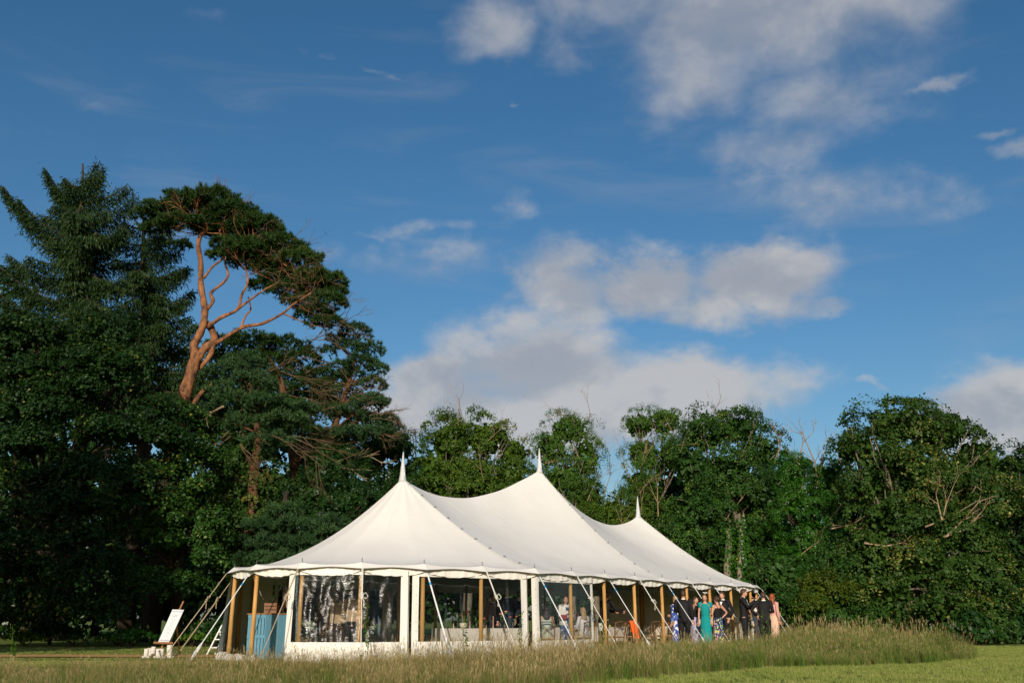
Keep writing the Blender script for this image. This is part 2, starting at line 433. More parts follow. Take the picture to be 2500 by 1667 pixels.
M['lf_holly'] = leaf_mat('leaves_holly', [(0, (0.014, 0.046, 0.014)), (.5, (0.030, 0.089, 0.022)), (.9, (0.061, 0.135, 0.034)), (1, (0.162, 0.216, 0.068))], rough=.4, spec=.3)
M['lf_gold'] = leaf_mat('leaves_golden', [(0, (.06, .095, .010)), (.6, (.12, .16, .018)), (1, (.20, .23, .03))])
M['lf_pine'] = leaf_mat('needles_pine', [(0, (0.016, 0.046, 0.014)), (.5, (0.041, 0.092, 0.024)), (1, (0.088, 0.149, 0.041))], trans=.12)
M['lf_pine_blue'] = leaf_mat('needles_blue_pine', [(0, (0.022, 0.059, 0.030)), (.5, (0.057, 0.124, 0.065)), (1, (0.108, 0.189, 0.095))], trans=.12)
M['lf_spruce'] = leaf_mat('needles_spruce', [(0, (0.014, 0.038, 0.014)), (.5, (0.035, 0.074, 0.027)), (.9, (0.068, 0.105, 0.038)), (1, (0.135, 0.115, 0.041))], trans=.12)
M['lf_weed'] = leaf_mat('leaves_weed', [(0, (.05, .11, .012)), (.5, (.10, .20, .02)), (1, (.18, .30, .04))])

# ------------------------------------------------------------------ ground, lawn, path
def ground_mat():
    m, N = new_mat('ground_grass')
    co = N('ShaderNodeTexCoord')
    n1 = N('ShaderNodeTexNoise', {'Vector': co.outputs['Object'], 'Scale': .35, 'Detail': 5, 'Roughness': .6})
    n2 = N('ShaderNodeTexNoise', {'Vector': N('ShaderNodeVectorMath', {0: co.outputs['Object'], 1: (1.5, .7, 1)}, operation='MULTIPLY'), 'Scale': 14, 'Detail': 5, 'Roughness': .7})
    c = N.ramp(n1.outputs[0], [(.3, (.16, .225, .04)), (.7, (.23, .275, .06))])
    c = N.mix(N.smooth(n2.outputs[0], .45, .75), c, (.30, .30, .09))
    c = N.mix(N.m('MULTIPLY', N.smooth(n2.outputs[0], .3, .5), .5), (.09, .125, .022), c)
    b = N('ShaderNodeBump', {'Height': n2.outputs[0], 'Strength': .8, 'Distance': .05})
    finish(N, N('ShaderNodeBsdfPrincipled', {'Base Color': c, 'Roughness': .9, 'Specular IOR Level': .1, 'Normal': b}))
    return m
M['ground'] = ground_mat()
gm = MB()
nx, ny = 60, 70
P = []
for i in range(nx + 1):
    x = math.copysign(abs(i / nx * 2 - 1) ** 2.2 * 900, i / nx * 2 - 1)
    row = []
    for j in range(ny + 1):
        y = -300 + 340 * (j / 40) if j <= 40 else 40 + 1600 * ((j - 40) / 30) ** 2
        row.append((x, y, 0))
    P.append(row)
gm.grid(P)
tag(gm.build('ground', M['ground']), kind='structure')
# woven matting path leading to the open end of the marquee
pm = MB()
pts = []
for i in range(25):
    x = -19 + i * .5
    y = 27.75 + .12 * math.sin(x * .9) + (0 if x > -12 else (x + 12) * .03)
    pts.append([(x, y - .55, .02), (x, y, .06), (x, y + .55, .02)])
pm.grid(pts)
M['mat_path'] = pmat('coir_matting', (.42, .24, .08), .95, .2, 9, .6, 60)
tag(pm.build('path', M['mat_path']), kind='structure')

# ------------------------------------------------------------------ the marquee
H = 2.2
W2 = 4.6
AL = R(35.14)
U = Vector((math.sin(AL), math.cos(AL), 0)); NO = Vector((math.cos(AL), -math.sin(AL), 0))
S0 = Vector((.58, 26.3, 0)); BAY = 1.80
side = [S0 + U * BAY * k for k in range(9)]
PK = [side[0] - NO * W2, side[4] - NO * W2, side[8] - NO * W2]
PK[0].z, PK[1].z, PK[2].z = 4.90, 5.99, 5.01
rend = []
for k in range(1, 8):
    a = R(22.5 * k)
    p = side[8] - NO * W2 + NO * W2 * math.cos(a) + U * 3.8 * math.sin(a); rend.append(p)
far = [p - NO * 2 * W2 for p in side][::-1]
lend_near = [(-7.52, 27.5), (-7.05, 25.9), (-6.16, 24.55), (-4.88, 23.68), (-3.47, 23.55), (-2.09, 24.2), (-.74, 25.2)]     # q = -7 .. -1
lend = [Vector((x, y, 0)) for x, y in lend_near]
far[-1] = Vector((-6.75, 30.9, 0)); lend[0] = Vector((-7.42, 28.0, 0))
far_fix = Vector((-7.45, 29.5, 0))
loop = side + rend + far + [far_fix] + lend           # q 0..8, 9..15, 16..24, 25, 26..32
NQ = len(loop)
QL = NQ                                               # q = -1 -> NQ-1
def eave(q):
    q %= NQ; i = int(q); t = q - i
    return loop[i].lerp(loop[(i + 1) % NQ], t)
CEN = PK[1].copy(); CEN.z = 0
def outward(q):
    d = eave(q + .35) - eave(q - .35)
    n = Vector((d.y, -d.x, 0)).normalized()
    return n
def ridge(q):
    q %= NQ
    def seg(x):                                       # x 0..8 along the ridge
        if x <= 4:
            t = x / 4; p = PK[0].lerp(PK[1], t); p.z -= 4 * .72 * t * (1 - t) * (1.0 + .25 * (1 - 2 * t))
        else:
            t = (x - 4) / 4; p = PK[1].lerp(PK[2], t); p.z -= 4 * .92 * t * (1 - t) * (1.0 - .2 * (1 - 2 * t))
        return p
    if q <= 8: return seg(q)
    if q <= 16: return PK[2].copy()
    if q <= 24: return seg(24 - q)
    return PK[0].copy()
def gexp(q):
    q %= NQ
    if q <= 8 or 16 <= q <= 24: return 1.36
    if q < 16: return 1.36 + .42 * math.sin(math.pi * (q - 8) / 8)
    return 1.36 + .46 * math.sin(math.pi * (q - 24) / (NQ - 24))
def roof_pt(q, t):
    r, e = ridge(q), eave(q)
    fr = abs((q % 1) - .5) * 2                        # 1 at a pole
    p = r.lerp(e, t)
    zz = H + (r.z - H) * max(0, 1 - t) ** gexp(q)
    zz += (fr ** 3 - .35) * .05 * max(0, (t - .82) / .18)
    ang = (q % 1) * 6.283
    zz += .009 * math.sin(q * 21 + t * 4) * max(0, (t - .6) / .3) * max(0, min(1, (1 - t) / .12)) + .006 * math.sin(q * 6.283 + 9 * t) * (1 - t)
    p.z = zz
    return p
marquee = thing('marquee_tent', (PK[1].x, PK[1].y, 0), 'large cream canvas marquee with three pointed peaks and wooden side poles', 'marquee')
TS = [0, .02, .05, .09, .14, .2, .27, .35, .44, .53, .62, .71, .8, .87, .93, .97, 1.0]
def roof_section(q0, q1):
    mb = MB(); n = int(round((q1 - q0) * 8))
    mb.grid([[roof_pt(q0 + (q1 - q0) * i / n, t) for t in TS] for i in range(n + 1)])
    mb.build('roof_panel', M['canvas'], marquee, smooth=True)
roof_section(0, 4); roof_section(4, 8); roof_section(8, 16); roof_section(16, 20); roof_section(20, 24); roof_section(24, NQ)
# eave flap with a scalloped rope edge and the valance behind it, one of each per bay
def flap_pt(q, s):
    fr = abs((q % 1) - .5) * 2; arch = 1 - fr ** 2
    e = roof_pt(q, 1.0); o = outward(q)
    return e + o * (.012 + .17 * s * (1 - .45 * arch)) + Vector((0, 0, -s * (.155 - .095 * arch)))
NSUB = 10
for b in range(NQ):
    mb = MB(); mb.grid([[flap_pt(b + i / NSUB, s) for s in (0, .5, 1)] for i in range(NSUB + 1)])
    fo = mb.build('eave_flap', M['canvas'], marquee, smooth=True)
    mb = MB(); mb.tube([flap_pt(b + i / NSUB, 1) + Vector((0, 0, -.004)) for i in range(NSUB + 1)], .011, 5)
    mb.build('rope_edge', M['hem'], fo)
    mb = MB(); g = []
    edge = []
    ph = random.random() * 6
    for i in range(NSUB * 2 + 1):
        q = b + i / (NSUB * 2); fr = abs((q % 1) - .5) * 2; arch = 1 - fr ** 2
        e = eave(q); o = outward(q); wob = .012 * math.sin(i * 1.9 + ph) + .008 * math.sin(i * .7 + 2 * ph)
        top = e + o * .035 + Vector((0, 0, H - .04))
        bot = e + o * (.06 + wob * 1.5) + Vector((0, 0, H - .165 - .115 * arch ** .8 + wob * .6))
        g.append([top, top.lerp(bot, .5) + o * wob, bot]); edge.append(bot)
    mb.grid(g); vo = mb.build('valance', M['wall'], marquee, smooth=True)
    mb = MB(); mb.tube(edge, .006, 4); mb.build('valance_hem', M['hem'], vo)
# lacing seams from the peaks
for q in (0, 4, 8, 16, 20, 24):
    mb = MB(); g = []
    for i in range(33):
        t = .02 + .97 * i / 32
        side_v = U if q <= 8 else -U
        p = roof_pt(q, t) + Vector((0, 0, .012)); g.append([p - side_v * .05 + Vector((0, 0, -.008)), p + Vector((0, 0, .01)), p + side_v * .05 + Vector((0, 0, -.008))])
    mb.grid(g); sm = mb.build('lacing_strip', M['canvas'], marquee, smooth=True)
    if q <= 8:
        for i in range(9):
            t = .06 + .9 * i / 8.6; p = roof_pt(q, t) + Vector((0, 0, .03))
            mb = MB(); mb.tube([p - U * .05, p + U * .01 + Vector((0, 0, .015)), p + U * .08], [.008, .012, .005], 5)
            mb.tube([p, p + Vector((.01, 0, .06))], .004, 4)
            mb.build('lacing_toggle', M['steel'], sm)
# stitched seams of the canvas panels
for q in [1, 2, 3, 5, 6, 7, NQ - 1, NQ - 2, NQ - 3, NQ - 4, NQ - 5, NQ - 6]:
    mb = MB(); g = []
    for i in range(29):
        t = .06 + .93 * i / 28; p = roof_pt(q, t); d = (roof_pt(q + .05, t) - roof_pt(q - .05, t)).normalized() * .011
        g.append([p - d + Vector((0, 0, .002)), p + Vector((0, 0, .007)), p + d + Vector((0, 0, .002))])
    mb.grid(g); mb.build('stitched_seam', M['wall'], marquee, smooth=True)
# king poles with canvas finials
for p in PK:
    mb = MB(); mb.tube([(p.x, p.y, 0), (p.x, p.y, p.z - .05)], .06, 10); kp = mb.build('king_pole', M['pole'], marquee, smooth=True)
    mb = MB(); mb.lathe(p, [(.13, -.12), (.105, -.02), (.085, .10), (.070, .26), (.045, .48), (.016, .74), (.003, .78)], 10)
    fi = mb.build('finial', M['spike'], marquee, smooth=True)
    mb = MB()
    for k in range(5): mb.box((p.x + .045 - k * .006, p.y - .062 + k * .006, p.z + .1 + k * .06), (.03, .012, .02))
    mb.build('buckle', M['steel'], fi)
# side poles and their pins
GUY_D = 1.55
for b in range(NQ):
    e = loop[b]; o = outward(b)
    far_side = 9 <= b <= 25
    lean = o * .03
    mb = MB(); n = 10
    mb.tube([e - o * .04 + lean + Vector((0, 0, 0)), e - o * .04 + lean * .5 + Vector((random.uniform(-.008, .008), 0, H * .5)), e - o * .04 + Vector((0, 0, H - .03))], [.056, .053, .047], 9)
    sp = mb.build('side_pole', M['pole'], marquee, smooth=True)
    mb = MB(); pz = e + Vector((0, 0, H)); mb.tube([pz + Vector((0, 0, -.05)), pz + Vector((0, 0, .13))], .009, 5)
    mb.tube([pz + Vector((0, 0, .02)) + U * .0, pz + U * .05 + Vector((0, 0, .05))], .006, 4)
    mb.build('pole_pin', M['pinmetal'], sp)
    if far_side and b not in (9, 10, 11): 
        if b % 2: continue
    ring = flap_pt(b, 1); foot = e + o * GUY_D; foot.z = 0
    strap = (b % 2 == 0) if b <= 25 else (b in (28, 31))
    stake = MB(); d = (ring - foot).normalized()
    sdir = Vector((o.x * .35, o.y * .35, 1)).normalized()
    stake.tube([foot - sdir * .12, foot + sdir * .22], [.012, .018], 6); stake.tube([foot + sdir * .22, foot + sdir * .25], [.03, .03], 6)
    stake.build('stake', M['steel'], marquee)
    if strap:
        mb = MB(); a = ring + Vector((0, 0, -.07)); f2 = foot + d * .42
        tv = d.cross(o).normalized() * .018; nv = tv.cross(d).normalized() * .004
        mb.loft([[p_ + s1 * tv + s2 * nv for s1, s2 in ((-1, -1), (1, -1), (1, 1), (-1, 1))] for p_ in (a, f2)])
        st = mb.build('guy_strap', M['strap'], marquee)
        mb = MB(); tp = a.lerp(f2, .13); te = a.lerp(f2, .165)
        mb.loft([[p_ + s1 * tv * 1.15 + s2 * nv * 2 for s1, s2 in ((-1, -1), (1, -1), (1, 1), (-1, 1))] for p_ in (tp, te)])
        mb.build('blue_tape', M['tape'], st)
        mb = MB(); mb.tube([ring, ring + Vector((0, 0, -.05)) - o * .02, a], .010, 5); mb.tube([ring + tv, a + tv * .8], .006, 4); mb.tube([ring - tv, a - tv * .8], .006, 4)
        mb.build('shackle', M['steel'], st)
        mb = MB(); q0, q1, q2 = f2 + d * .12, f2 - d * .15, foot + d * .05
        mb.loft([[p_ + s1 * tv * k + s2 * nv * k2 for s1, s2 in ((-1, -1), (1, -1), (1, 1), (-1, 1))] for p_, k, k2 in ((q0, .9, 2), (f2, 1.5, 6), (q1, 1.6, 7), (q2, .7, 2))])
        mb.build('ratchet', M['strap'], st)
    else:
        mat = M['rope'] if b in (26, 27, 29) else M['cord']
        kn = ring.lerp(foot, .30 + .05 * random.random())
        mb = MB(); off = d.cross(o).normalized() * .022
        mb.tube([ring, kn, foot + d * .06], .011, 5); mb.tube([ring + off, kn + off * .6], .010, 5)
        if b in (26, 27): mb.tube([kn + off * 3, foot + off * 3 + d * .05], .011, 5)
        rp = mb.build('guy_rope', mat, marquee)
        mb = MB()
        for k in range(3):
            w0 = random.random() * 6; c = kn + d * (.05 * k)
            mb.tube([c + off * (1.6 * math.cos(w0 + j)) + d * .03 * math.sin(w0 + j) + o * .03 * math.cos(j * 1.3) for j in range(7)], .011, 5)
        mb.tube([kn, kn + off * 2.5 + Vector((0, 0, -.08)), kn + off * 2.2 + Vector((0, 0, -.2))], .010, 5)
        mb.tube([kn + d * .04, kn + d * .05 + off * 4 + Vector((0, 0, .06)), kn + off * 6.5 + Vector((0, 0, .02)), kn + off * 4.5 + Vector((0, 0, -.03)), kn], .009, 5)
        mb.build('knot', mat, rp)
# wall panels with clear windows; columns follow the eave line just outside the poles
def wall_panel(q0, q1, win, zt=None, sway=0.0, seed=0, bottom_out=.05, nz=10):
    r = random.Random(seed); ph = r.random() * 9
    cols = []; q = q0; n = max(8, int((q1 - q0) * 22))
    def pt(q, z):
        e = eave(q); o = outward(q); t = 1 - z / H
        w = .010 * math.sin(q * 23 + ph) + .007 * math.sin(q * 51 + ph * 2 + z * 3)
        return e + o * (.045 + bottom_out * t + w * (.3 + t)) + Vector((0, 0, z))
    root = None
    if win:
        wq0, wq1, z0, z1 = win
        mb = MB()
        def patch(a, b_, za, zb):
            m_ = max(2, int(abs(b_ - a) * 22)); k = max(2, int((zb - za) / .12))
            mb.grid([[pt(a + (b_ - a) * i / m_, za + (zb - za) * j / k) for j in range(k + 1)] for i in range(m_ + 1)])
        patch(q0, wq0, .0, H - .06); patch(wq1, q1, .0, H - .06); patch(wq0, wq1, .0, z0); patch(wq0, wq1, z1, H - .06)
        wp = mb.build('wall_panel', M['wall'], marquee, smooth=True)
        mb = MB(); m_ = int((wq1 - wq0) * 46); k = 44; g = []
        for i in range(m_ + 1):
            row = []
            for j in range(k + 1):
                qq = wq0 + (wq1 - wq0) * i / m_; z = z0 + (z1 - z0) * j / k
                edge = min(1, 6 * min(i / m_, 1 - i / m_), 6 * min(j / k, 1 - j / k))
                fold = .022 * math.sin(qq * 17 + 1.8 * math.sin(z * 2.2 + ph) + ph) + .016 * math.sin(qq * 31 - z * 5 + ph)
                cr = .0042 * math.sin(z * 52 + 3 * math.sin(qq * 13 + ph) + 6 * qq) + .0035 * math.sin(z * 23 + qq * 47 + ph)
                row.append(pt(qq, z) + outward(qq) * ((fold + cr) * edge * sway - .004))
            g.append(row)
        mb.grid(g); mb.build('window_pane', M['film' if seed == 11 else 'film_clear'], wp, smooth=True)
        mb = MB(); mb.tube([pt(q1 - .012, z_) + outward(q1) * .006 for z_ in (0.02, .7, 1.4, H - .15)], .008, 4); mb.build('laced_edge', M['hem'], wp)
        for z_ in (.5, .7, .9, 1.1, 1.3, 1.5, 1.7):
            if seed in (12, 13):
                mb = MB(); c = pt(q0 + .07, z_) + outward(q0) * .004; mb.ell(c, (.009, .009, .009), 6, 4); mb.build('eyelet', M['pinmetal'], wp)
    else:
        mb = MB(); k = nz
        mb.grid([[pt(q0 + (q1 - q0) * i / n, (H - .06) * j / k) for j in range(k + 1)] for i in range(n + 1)])
        wp = mb.build('wall_panel', M['wall'], marquee, smooth=True)
    return wp
wall_panel(NQ - 4.22, NQ - 2.25, (NQ - 4.10, NQ - 2.38, .46, 1.95), sway=.8, seed=11)
wall_panel(NQ - 2.20, NQ - .17, (NQ - 2.09, NQ - .30, .46, 1.93), sway=.35, seed=12)
wall_panel(NQ - .09, NQ + 1.57, (NQ + .06, NQ + 1.49, .44, 1.90), sway=.3, seed=13)
# closed canvas round the back of the rounded end, as seen through the open bay
wall_panel(NQ - 8.6, NQ - 6.35, None, seed=21)
wall_panel(21.4, 24.35, (21.4 + .12, 24.35 - .12, .46, 1.93), sway=.3, seed=22)
wall_panel(18.2, 21.35, (18.2 + .12, 21.35 - .12, .46, 1.93), sway=.3, seed=23)
wall_panel(14.0, 18.15, (14.0 + .12, 18.15 - .12, .46, 1.93), sway=.3, seed=24)
wall_panel(9.9, 13.95, None, seed=25)
# drawn-back curtain by the entrance
mb = MB(); g = []
for i in range(25):
    t = i / 24; q = NQ - 7.0 + t * .93; e = eave(q); o = outward(q); w = .05 * math.sin(t * 20)
    g.append([e + o * (.05 + w * (.4 + .6 * (1 - z / H)) + .20 * (1 - z / H)) + Vector((0, 0, z)) for z in (0, .3, .7, 1.1, 1.5, 1.9, H - .06)])
mb.grid(g); mb.build('curtain', M['wall'], marquee, smooth=True)
# bunched skirt canvas on the ground by the entrance
mb = MB()
for i in range(9):
    q = NQ - 6.2 + i * .17; e = eave(q) + outward(q) * .18
    mb.ell(e + Vector((random.uniform(-.05, .05), random.uniform(-.08, .08), .06)), (.16, .13, .09 + random.random() * .05), 9, 6, Matrix.Rotation(random.random() * 3, 3, 'Z'))
mb.build('bunched_skirt', M['rock'], marquee, smooth=True)

# ------------------------------------------------------------------ trees
def unit(a): return a / np.maximum(np.linalg.norm(a, axis=-1, keepdims=True), 1e-9)
TO_CAM = np.array([0, -1, .05])

def leaf_quads(P, Nn, size, asp, g, hang=.35, fold=.18):
    n = len(P)
    t = unit(np.cross(Nn, g.normal(size=(n, 3))))
    t = unit(t + np.array([0, 0, -hang])); t = unit(t - Nn * (t * Nn).sum(1, keepdims=True))
    b = np.cross(Nn, t); L = size[:, None]; Wd = L * asp
    V = np.empty((n, 4, 3), np.float32)
    V[:, 0] = P - t * L * .5
    V[:, 1] = P + b * Wd * .5 + Nn * L * fold * .5 - t * L * .05
    V[:, 2] = P + t * L * .5
    V[:, 3] = P - b * Wd * .5 + Nn * L * fold * .5 - t * L * .05
    F = np.arange(n * 4, dtype=np.int32).reshape(n, 4)
    return V.reshape(-1, 3), F

def clump_points(C, A, Rr, per, g, dome=.45, thick=.16):
    """leaf positions and normals for dome-shaped leaf clumps; C centres, A axes, Rr radii"""
    n = len(C); k = per
    Cc = np.repeat(C, k, 0); Aa = np.repeat(A, k, 0); RR = np.repeat(Rr, k)
    t = unit(np.cross(Aa, np.array([.31, .87, .2]))); b = np.cross(Aa, t)
    r = np.sqrt(g.random(n * k)); w = g.random(n * k) * 2 * np.pi
    w = w + .6 * np.sin(3 * w)
    off = t * (r * np.cos(w))[:, None] + b * (r * np.sin(w))[:, None]
    P = Cc + off * RR[:, None] + Aa * ((dome * (1 - r * r) - .2) * RR + g.normal(size=n * k) * thick * RR)[:, None]
    Nn = unit(Aa + .75 * off + .55 * g.normal(size=(n * k, 3)))
    return P, Nn, r

def lobes_clumps(lobes, Rc, g, dens=1.0, back=.3, low=.55, up=1.1):
    """clump centres over a union of ellipsoids"""
    Cs, As = [], []
    L = np.array([[*l[:3], *l[3:6]] for l in lobes], float)
    for i, l in enumerate(L):
        c, r = l[:3], l[3:6]
        area = 4 * np.pi * ((r[0] * r[1]) ** 1.6 / 3 + (r[0] * r[2]) ** 1.6 / 3 + (r[1] * r[2]) ** 1.6 / 3) ** (1 / 1.6)
        n = max(6, int(area / (Rc * Rc * 1.05) * dens))
        d = unit(g.normal(size=(n, 3)))
        keep = np.ones(n, bool)
        keep &= ~((d[:, 1] > .25) & (g.random(n) > back))
        keep &= ~((d[:, 2] < -.45) & (g.random(n) > low))
        d = d[keep]
        kv = g.normal(size=(5, 3)) * 2.6; ph = g.random(5) * 6.28
        nz = np.sin(d @ kv.T + ph).sum(1) / 5 + .5 * np.sin(d @ (kv.T * 2.7) + ph * 2).sum(1) / 5
        sprout = g.random(len(d)) < .10
        fac = .90 + .34 * nz + np.where(sprout, .10 + .16 * g.random(len(d)), 0) - .10 * g.random(len(d))
        p = c + d * r * fac[:, None]
        gap = (nz < -.28) & (g.random(len(d)) < .7)
        p, d = p[~gap], d[~gap]
        ok = np.ones(len(p), bool)
        for j, m_ in enumerate(L):
            if j != i: ok &= (((p - m_[:3]) / (m_[3:6] * .86)) ** 2).sum(1) > 1
        ok &= p[:, 2] > .25
        Cs.append(p[ok]); As.append(unit(d[ok] / r * r.min() + np.array([0, 0, up]) * .8))
    return np.concatenate(Cs), np.concatenate(As), L

def inner_leaves(L, n, g, size):
    w = L[:, 3] * L[:, 4] * L[:, 5]; idx = g.choice(len(L), n, p=w / w.sum())
    d = unit(g.normal(size=(n, 3))); r = .30 + .34 * g.random(n)
    P = L[idx, :3] + d * L[idx, 3:6] * r[:, None]
    ok = P[:, 2] > .3
    return P[ok], unit(g.normal(size=(ok.sum(), 3)) + TO_CAM * .6), np.full(ok.sum(), size) * (.7 + .6 * g.random(ok.sum()))

def crown_mesh(name, lobes, mat, parent, seed, Rc=.75, per=70, leaf=.19, asp=.75, dens=1.0, inner=2500, hang=.35, low=.55, up=1.1, tilt=0.0, back=.3, tint_hi=.16, inner_size=.30, fine=True):
    g = np.random.default_rng(seed)
    if fine: per = int(per * 3.3); leaf *= .61; dens *= .64; Rc *= 1.14; inner = int(inner * 1.3)
    C, A, L = lobes_clumps(lobes, Rc, g, dens, back, low, up)
    Rr = Rc * (.5 + .9 * g.random(len(C)) ** 1.3)
    P, Nn, r = clump_points(C, A, Rr, per, g)
    sz = leaf * (.6 + .75 * g.random(len(P)))
    clt = np.repeat(g.normal(size=len(C)) * .15, per)
    tint = np.clip(.45 + clt + g.normal(size=len(P)) * tint_hi, 0, 1)
    Pi, Ni, si = inner_leaves(L, inner, g, inner_size)
    P = np.concatenate([P, Pi]); Nn = np.concatenate([Nn, Ni]); sz = np.concatenate([sz, si])
    tint = np.concatenate([tint, np.clip(.42 + .15 * g.normal(size=len(Pi)), 0, 1)])
    ok = P[:, 2] > .06
    P, Nn, sz, tint = P[ok], Nn[ok], sz[ok], tint[ok]
    V, F = leaf_quads(P, Nn, sz, asp, g, hang)
    return np_mesh(name, V, F, mat, parent, np.repeat(tint, 4)), C

def wobble(a, b, n, amp, r):
    a, b = Vector(a), Vector(b); L = (b - a).length; out = []
    off = Vector((0, 0, 0))
    for i in range(n + 1):
        t = i / n
        if 0 < i < n: off = off * .6 + Vector((r.uniform(-1, 1), r.uniform(-1, 1), r.uniform(-.6, .6))) * amp * L
        out.append(a.lerp(b, t) + (off if i < n else off * 0))
    return out

def twig_tree(mb, p, d, L, rad, depth, r, spread=.55, grav=0.0, kids=3):
    """recursive bare branch"""
    n = 4; pts = [Vector(p)]; dd = Vector(d).normalized()
    for i in range(n):
        dd = (dd + Vector((r.uniform(-1, 1), r.uniform(-1, 1), r.uniform(-1, 1))) * .22 + Vector((0, 0, grav))).normalized()
        pts.append(pts[-1] + dd * L / n)
    mb.tube(pts, [rad * (1 - .6 * i / n) for i in range(n + 1)], 5 if rad > .02 else 3, cap=False)
    if depth <= 0: return
    for k in range(kids):
        t = r.uniform(.35, 1.0); i = min(n - 1, int(t * n)); q = pts[i].lerp(pts[i + 1], t * n - i)
        nd = (dd + Vector((r.uniform(-1, 1), r.uniform(-1, 1), r.uniform(-.7, .9))) * spread * 1.5).normalized()
        twig_tree(mb, q, nd, L * r.uniform(.45, .7), rad * .5, depth - 1, r, spread, grav, kids)

def px_lobes(L, Y):
    """(px, py, rx_px, rz_px, dY, ry_m) -> world ellipsoids"""
    out = []
    for px, py, rx, rz, dY, ry in L:
        y = Y + dY; p = at(px, py, y); s = y / FPX
        out.append((p.x, p.y, p.z, rx * s, ry, rz * s))
    return out

def broadleaf(label, base_px, Y, lobes, mat, seed, bark='bark_grey', group=None, name='broadleaf_tree', trunk_r=.22, twigs=0, limbs=True, cat='tree', trunk_Y=None, **kw):
    lw = px_lobes(lobes, Y); r = random.Random(seed)
    Y = trunk_Y or Y; bx = gx(base_px, Y)
    t = thing(name, (bx, Y, 0), label, cat, group)
    mb = MB(); top = max(l[2] for l in lw)
    fork = top * .45
    spine = wobble((bx, Y, -.1), (bx + r.uniform(-.4, .4), Y, fork), 5, .03, r)
    mb.tube(spine, [trunk_r * (1.25 - .5 * i / 5) for i in range(6)], 8)
    if limbs:
        for l in lw:
            a = spine[r.choice((2, 3, 4, 5))]
            pts = wobble(a, (l[0], l[1] + .2, l[2]), 5, .06, r)
            mb.tube(pts, [trunk_r * .55 * (1 - .75 * i / 5) for i in range(6)], 6)
            for k in range(3):
                th = r.uniform(0, 6.28); e = Vector((l[0] + math.cos(th) * l[3] * .8, l[1] - abs(math.sin(th)) * l[4] * .7, l[2] + r.uniform(-.2, .8) * l[5]))
                mb.tube(wobble(pts[3], e, 4, .08, r), [trunk_r * .22 * (1 - .7 * i / 4) for i in range(5)], 4, cap=False)
    mb.build('trunk', M[bark], t, smooth=True)
    o, C = crown_mesh('crown', lw, M[mat], t, seed, **kw)
    if twigs:
        mb = MB()
        for k in range(twigs):
            c = Vector(C[r.randrange(len(C))]); 
            twig_tree(mb, c, (r.uniform(-.6, .6), -.3, r.uniform(.3, 1)), r.uniform(.8, 1.7), .022, 2, r)
        tag(mb.build('dead_twigs', M['twig_dead'], t), kind='stuff')
    return t

WOOD = 'trees of the wood behind the marquee'
# --- left: large sycamore mass overhanging the lawn
broadleaf('big dark green sycamore with pale seed clusters overhanging the lawn by the welcome sign', 60, 40, [
    (20, 830, 95, 50, 0, 1.7), (110, 820, 70, 40, .3, 1.5), (290, 815, 70, 42, .2, 1.6), (-50, 880, 90, 70, 0, 1.8), (60, 920, 100, 48, -.8, 1.7), (180, 890, 70, 40, -.4, 1.4), (260, 900, 90, 45, -.6, 1.6), (340, 880, 45, 40, 0, 1.2),
    (0, 1000, 95, 42, -1.3, 1.7), (130, 985, 90, 42, -1.4, 1.6), (220, 960, 50, 30, -1, 1.2), (370, 1010, 60, 32, -1.0, 1.3), (60, 1085, 90, 38, -1.9, 1.6), (300, 1060, 80, 34, -1.6, 1.4), (400, 1075, 50, 28, -1.2, 1.1),
    (-30, 1150, 80, 45, -2.2, 1.6), (110, 1165, 60, 28, -2.3, 1.2), (240, 1150, 90, 36, -2.2, 1.5), (330, 1165, 70, 34, -2.0, 1.3), (170, 1235, 90, 34, -2.7, 1.5), (60, 1240, 60, 26, -2.6, 1.2), (280, 1245, 60, 26, -2.5, 1.2),
    (80, 1310, 80, 30, -3.0, 1.4), (-20, 1300, 60, 36, -2.8, 1.3), (200, 1310, 60, 28, -3.0, 1.2), (0, 1390, 90, 34, -3.2, 1.4), (150, 1385, 80, 26, -3.2, 1.3), (260, 1365, 50, 24, -3, 1.1), (-60, 1470, 100, 45, -3, 1.5), (90, 1450, 60, 22, -3.3, 1.1), (30, 1500, 90, 26, -2.6, 1.2), (170, 1480, 80, 26, -2.4, 1.2), (290, 1460, 70, 24, -2.2, 1.1), (380, 1430, 60, 24, -1.6, 1.1)],
    'lf_syc_shaded', 101, trunk_r=.26, per=62, Rc=.62, leaf=.20, inner=6000, bark='bark_brown', tint_hi=.2, name='sycamore_tree', dens=1.7, trunk_Y=47)
broadleaf('smaller sycamore with hanging seed keys between the big sycamore and the tall pine', 430, 41, [
    (450, 1010, 50, 30, 0, 1.2), (430, 1070, 70, 30, -.4, 1.3), (500, 1110, 60, 36, -.6, 1.3), (420, 1150, 70, 32, -.9, 1.3), (480, 1190, 60, 36, -1, 1.3), (390, 1220, 60, 30, -1.4, 1.2), (450, 1260, 60, 32, -1.5, 1.2), (510, 1280, 50, 36, -1.3, 1.2), (420, 1320, 50, 28, -1.8, 1.1), (500, 1360, 45, 30, -1.8, 1.0), (350, 1400, 60, 26, -2.2, 1.1), (360, 1300, 50, 30, -1.8, 1.1), (440, 1420, 50, 28, -1.8, 1.0)],
    'lf_syc', 102, per=62, Rc=.62, leaf=.19, inner=3500, bark='bark_brown', tint_hi=.2, name='sycamore_tree')
broadleaf('russet-tinged maple with yellowing leaves below the low pine boughs', 590, 44, [
    (570, 1130, 90, 70, 0, 1.6), (640, 1180, 80, 60, 0, 1.6), (590, 1260, 100, 70, -.5, 1.6), (560, 1360, 80, 60, -1, 1.4)], 'lf_chest', 103, per=60, Rc=.6, leaf=.17, inner=2500, bark='bark_brown', name='maple_tree')
